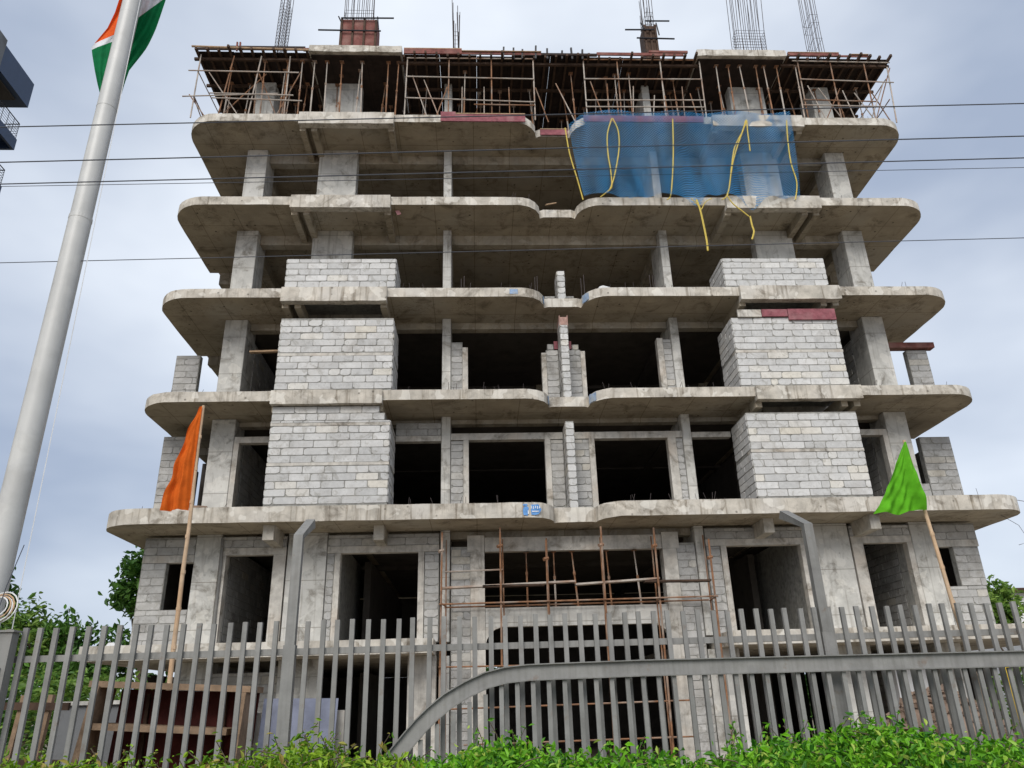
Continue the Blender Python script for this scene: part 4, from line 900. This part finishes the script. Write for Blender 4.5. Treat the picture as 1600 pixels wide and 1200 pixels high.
# small things left on the slab edges
def lump(name, c, sx, sy, sz, material, label, cat, seed):
    rr = random.Random(seed); bm = bmesh.new(); bmesh.ops.create_icosphere(bm, subdivisions=2, radius=1)
    for v_ in bm.verts:
        k_ = rr.uniform(.8, 1.15); v_.co = Vector((v_.co.x*sx*k_, v_.co.y*sy*k_, max(v_.co.z, -.35)*sz*k_+.35*sz))
    me = bpy.data.meshes.new(name); bm.to_mesh(me); bm.free(); me.materials.append(M[material]); ob = bpy.data.objects.new(name, me); col.objects.link(ob); place(ob, c); tag(ob, label, cat)
p = onY(944, 447, 19.85); lump('cement_sack', (p[0], 19.85, ZT[3]), .2, .16, .13, 'white', 'crumpled white cement sack on the slab edge right of the notch', 'sack', 3)
p = onY(311, 790, 20.6); lump('sand_pile', (p[0], 20.6, ZT[1]), .35, .3, .22, 'rubble', 'small brown pile of sand beside the orange flag', 'sand', 4)
p = onY(175, 1010, 20.4); lump('cement_sack', (p[0], 20.4, 3.16), .16, .14, .1, 'white', 'small white sack on the left end of the podium slab', 'sack', 5)
p = onY(860, 322, 20.1); o = MB().beam((p[0]-.15, 20.05, ZT[4]+.03), (p[0]+.2, 20.25, ZT[4]+.24), .06, .03).build('timber_offcut', 'timberl'); tag(o, 'pale timber offcut leaning in the notch of the slab below the net', 'timber')
p = onY(622, 333, 19.9); q = p; o = MB().add([(q[0]-.09, 19.86, q[2]+.06), (q[0]+.03, 19.88, q[2]+.09), (q[0]+.1, 19.9, q[2]-.03), (q[0]-.02, 19.87, q[2]-.08), (q[0]-.09, 19.89, q[2]+.065), (q[0]+.03, 19.91, q[2]+.095), (q[0]+.1, 19.93, q[2]-.025), (q[0]-.02, 19.9, q[2]-.075)], [(0,3,2,1),(4,5,6,7),(0,1,5,4),(1,2,6,5),(2,3,7,6),(3,0,4,7)]).build('foam_scrap', mat('pink_foam', (.6, .3, .32), var=.1)); tag(o, 'small pink scrap stuck under the slab right of the left fascia beam', 'scrap')

# ------------------------------------------------------------------ vegetation
def leaves(centres, per, spread, size, seed, flat=.5, curl=.25, up=.4):
    """leaf-shaped folded faces scattered round cluster centres -> (verts, faces)"""
    g_ = np.random.default_rng(seed); C_ = np.repeat(np.array(centres), per, 0); n = len(C_)
    p = C_+g_.normal(0, 1, (n, 3))*np.array(spread); s = size*g_.uniform(.45, 1.55, (n, 1))
    d = g_.normal(0, 1, (n, 3)); d[:, 2] = d[:, 2]*flat; d /= np.linalg.norm(d, axis=1, keepdims=True)
    nn = g_.normal(0, .6, (n, 3)); nn[:, 2] += up*2; b = np.cross(nn, d); b /= np.linalg.norm(b, axis=1, keepdims=True)+1e-9; nn = np.cross(d, b)
    V_ = np.stack([p-d*s, p-d*s*.25+b*s*.42+nn*s*curl*.5, p+d*s*.35+b*s*.34+nn*s*curl*.3, p+d*s-nn*s*curl, p+d*s*.35-b*s*.34+nn*s*curl*.3, p-d*s*.25-b*s*.42+nn*s*curl*.5], 1).reshape(-1, 3)
    k = np.arange(n)*6
    F_ = np.concatenate([np.stack([k, k+1, k+2, k+3], 1), np.stack([k, k+3, k+4, k+5], 1)])
    # keep islands: verts 0 and 3 shared by both halves
    return V_, F_
def leafobj(name, V_, F_, material, parent=None):
    o = V_.min(0)*.5+V_.max(0)*.5; o[2] = V_[:, 2].min(); me = bpy.data.meshes.new(name); me.from_pydata((V_-o).tolist(), [], F_.tolist()); me.materials.append(material); me.update()
    ob = bpy.data.objects.new(name, me); col.objects.link(ob); return place(ob, o, parent)
LH1 = leafmat('hedge_leaf', (.02, .12, .006), (.20, .50, .02), (.38, .50, .08))
LH2 = leafmat('creeper_leaf', (.05, .16, .006), (.32, .50, .03), (.38, .30, .08))
LT1 = leafmat('tree_leaf', (.028, .10, .014), (.12, .26, .04)); LT2 = leafmat('tree_leaf_pale', (.06, .15, .02), (.22, .34, .06)); LT3 = leafmat('tree_leaf_dark', (.022, .075, .014), (.08, .18, .03))
def hedge(name, label, x0, x1, top, material, size, seed, shoots):
    rr = random.Random(seed); cs = []
    n = int((x1-x0)*340)
    for k in range(n):
        x_ = rr.uniform(x0, x1); y_ = rr.uniform(6.35, 7.55); t_ = top(x_)-.22*((y_-7.0)/.6)**2
        cs.append((x_, y_, t_-abs(rr.gauss(0, .13))))
        if k % 2: cs.append((x_, rr.uniform(6.3, 6.5), rr.uniform(.2, t_)))
    V_, F_ = leaves(cs, 9, (.055, .055, .05), size, seed, flat=.9, curl=.4, up=.25)
    extra = []; stems = MB()
    for k in range(shoots):
        x_ = rr.uniform(x0, x1); y_ = rr.uniform(6.8, 7.5); z_ = top(x_)-.1; h = rr.uniform(.12, .3); dx = rr.uniform(-.15, .15)
        stems.path([(x_, y_, z_), (x_+dx*.3, y_, z_+h*.6), (x_+dx, y_-.03, z_+h)], .004, 4, False)
        for q in range(5): tq = .35+.65*q/4; extra.append((x_+dx*tq, y_-.03*tq, z_+h*tq))
    for k in range(shoots*3):
        x_ = rr.uniform(x0, x1); y_ = rr.uniform(6.4, 7.3); z_ = top(x_)-rr.uniform(.1, .3); a = rr.uniform(0, 6.28); l_ = rr.uniform(.12, .35)
        stems.path([(x_, y_, z_), (x_+l_*.5*math.cos(a), y_+l_*.3*math.sin(a), z_+l_*.35), (x_+l_*math.cos(a), y_+l_*.5*math.sin(a), z_+l_*.45)], .0045, 4, False)
    V2, F2 = leaves(extra, 2, (.025, .02, .02), size*.85, seed+1)
    V3 = np.array(stems.v); F3 = stems.f
    o = leafobj(name, np.concatenate([V_, V2]), np.concatenate([F_, F2+len(V_)]), material); tag(o, label, 'hedge', kind='stuff')
    st = stems.build('shoot_stems', 'bark', o)
    return o
hedge('hedge', 'yellowish green creeper hedge before the left fence', -5.6, -.45, lambda x_: 1.19+.04*math.sin(x_*3.1)+.03*math.sin(x_*7.7)+.07*math.exp(-((x_+1.3)/.5)**2), LH2, .03, 5, 70)
hedge('hedge', 'dense bright green hedge below the arched gate', -.5, 6.6, lambda x_: 1.175+.04*math.sin(x_*2.3+1)+.03*math.sin(x_*6.1)+.10*math.exp(-((x_-3.4)/.7)**2)+.05*math.exp(-((x_-.1)/.3)**2), LH1, .031, 9, 70)
def tree(label, base, h, clumps, leaf, n, size, spread, group=None, seed=1, droop=0):
    rr = random.Random(seed); t = thing('tree', base, label, 'tree', group); bx, by, bz = base
    tr = MB(); top = (bx+rr.uniform(-.2, .2), by, bz+h*.7)
    tr.path([(bx, by, bz-.1), (bx+.1, by, bz+h*.35), top], [.05*h*.4, .035*h*.4, .015*h*.4], 8)
    cs = []
    for (cx, cy, cz, r_) in clumps:
        c = Vector((bx+cx, by+cy, bz+cz)); st = Vector((bx+.06, by, bz+h*rr.uniform(.28, .6))); md = st.lerp(c, .55)+Vector((rr.uniform(-.2, .2), 0, rr.uniform(-.1, .3)))
        tr.path([st, md, c], [.012*h*.5, .008*h*.5, .003*h*.5], 5)
        m_ = int(26*r_*r_)+8
        for k in range(m_):
            v_ = Vector((rr.gauss(0, 1), rr.gauss(0, 1), rr.gauss(0, .8))).normalized()*r_*rr.uniform(.35, 1.0); cs.append(tuple(c+v_))
    tr.build('trunk', 'bark', t, True)
    V_, F_ = leaves(cs, n, (spread, spread, spread*.7), size, seed, flat=.8, up=.35-droop)
    leafobj('crown', V_, F_, leaf, t)
def clump(seed, n, rx, rz, z0, rmin=.5, rmax=.9):
    rr = random.Random(seed); return [(rr.uniform(-rx, rx), rr.uniform(-rx*.6, rx*.6), z0+rr.uniform(0, rz), rr.uniform(rmin, rmax)) for k in range(n)]
tree('tall dark tree standing behind the flagpole', (-19.0, 32, 0), 8, clump(1, 9, 1.3, 3.2, 4.0), LT3, 16, .16, .22, seed=1)
tree('bushy green tree next to the dark tree behind the railing', (-15.9, 26, 0), 5.5, clump(2, 11, 1.3, 2.6, 1.6), LT1, 16, .12, .2, seed=2)
tree('round pale green tree left of the building corner', (-13.2, 25, 0), 5.4, clump(3, 9, 1.0, 2.4, 2.0, .4, .75), LT2, 14, .11, .19, seed=3)
tree('green tree touching the podium end of the building', (-11.5, 24.5, 0), 5.0, clump(4, 9, .9, 2.3, 1.8, .4, .75), LT1, 15, .11, .19, seed=4)
tree('drooping tall tree half hidden behind the left edge of the building', (-16.3, 40, 0), 11, [(-.4, 0, 8.0, 1.0), (-1.0, 0, 7.2, .7), (.6, 0, 8.8, 1.2), (-.9, 0, 8.6, .6), (1.2, 0, 7.4, 1.2), (-.3, 0, 6.6, .6)], LT1, 22, .17, .26, seed=5, droop=.3)
tree('yellow-green tree beside the white house', (25.4, 38, 0), 7.4, clump(6, 8, .9, 2.9, 3.6, .5, .8), LT2, 16, .17, .24, seed=6)
def bush(label, base, r_, h, leaf, seed, size=.08):
    rr = random.Random(seed); cs = []
    for k in range(int(60*r_*h)): cs.append((base[0]+rr.gauss(0, r_*.5), base[1]+rr.gauss(0, r_*.35), base[2]+.2+abs(rr.random())**.7*h*(1-.25*abs(rr.gauss(0, .5)))))
    V_, F_ = leaves(cs, 12, (.16, .16, .12), size, seed); o = leafobj('bush', V_, F_, leaf); tag(o, label, 'bush')
bush('dense dark bush behind the timber railing', (-10.0, 16.5, 0), 1.5, 2.6, LT1, 21); bush('lighter green bush beside the end of the podium slab', (-7.6, 16.0, 0), 1.2, 2.2, LT2, 22); bush('low dark bush at the left end of the fence line', (-12.0, 17.5, 0), 1.2, 2.4, LT3, 23)
bush('small bush by the yellow pipe', (10.4, 15.6, 0), .6, 1.7, LT2, 24)
# soft far tree line hiding the horizon
mbs = []
rr = random.Random(99)
cs = [(rr.uniform(-60, 70), rr.uniform(60, 66), abs(rr.gauss(0, 2.2))) for k in range(2600)]
V_, F_ = leaves(cs, 7, (.6, .5, .5), .38, 77); o = leafobj('far_trees', V_, F_, LT3); tag(o, 'distant dark belt of trees behind the site', 'trees', kind='stuff')
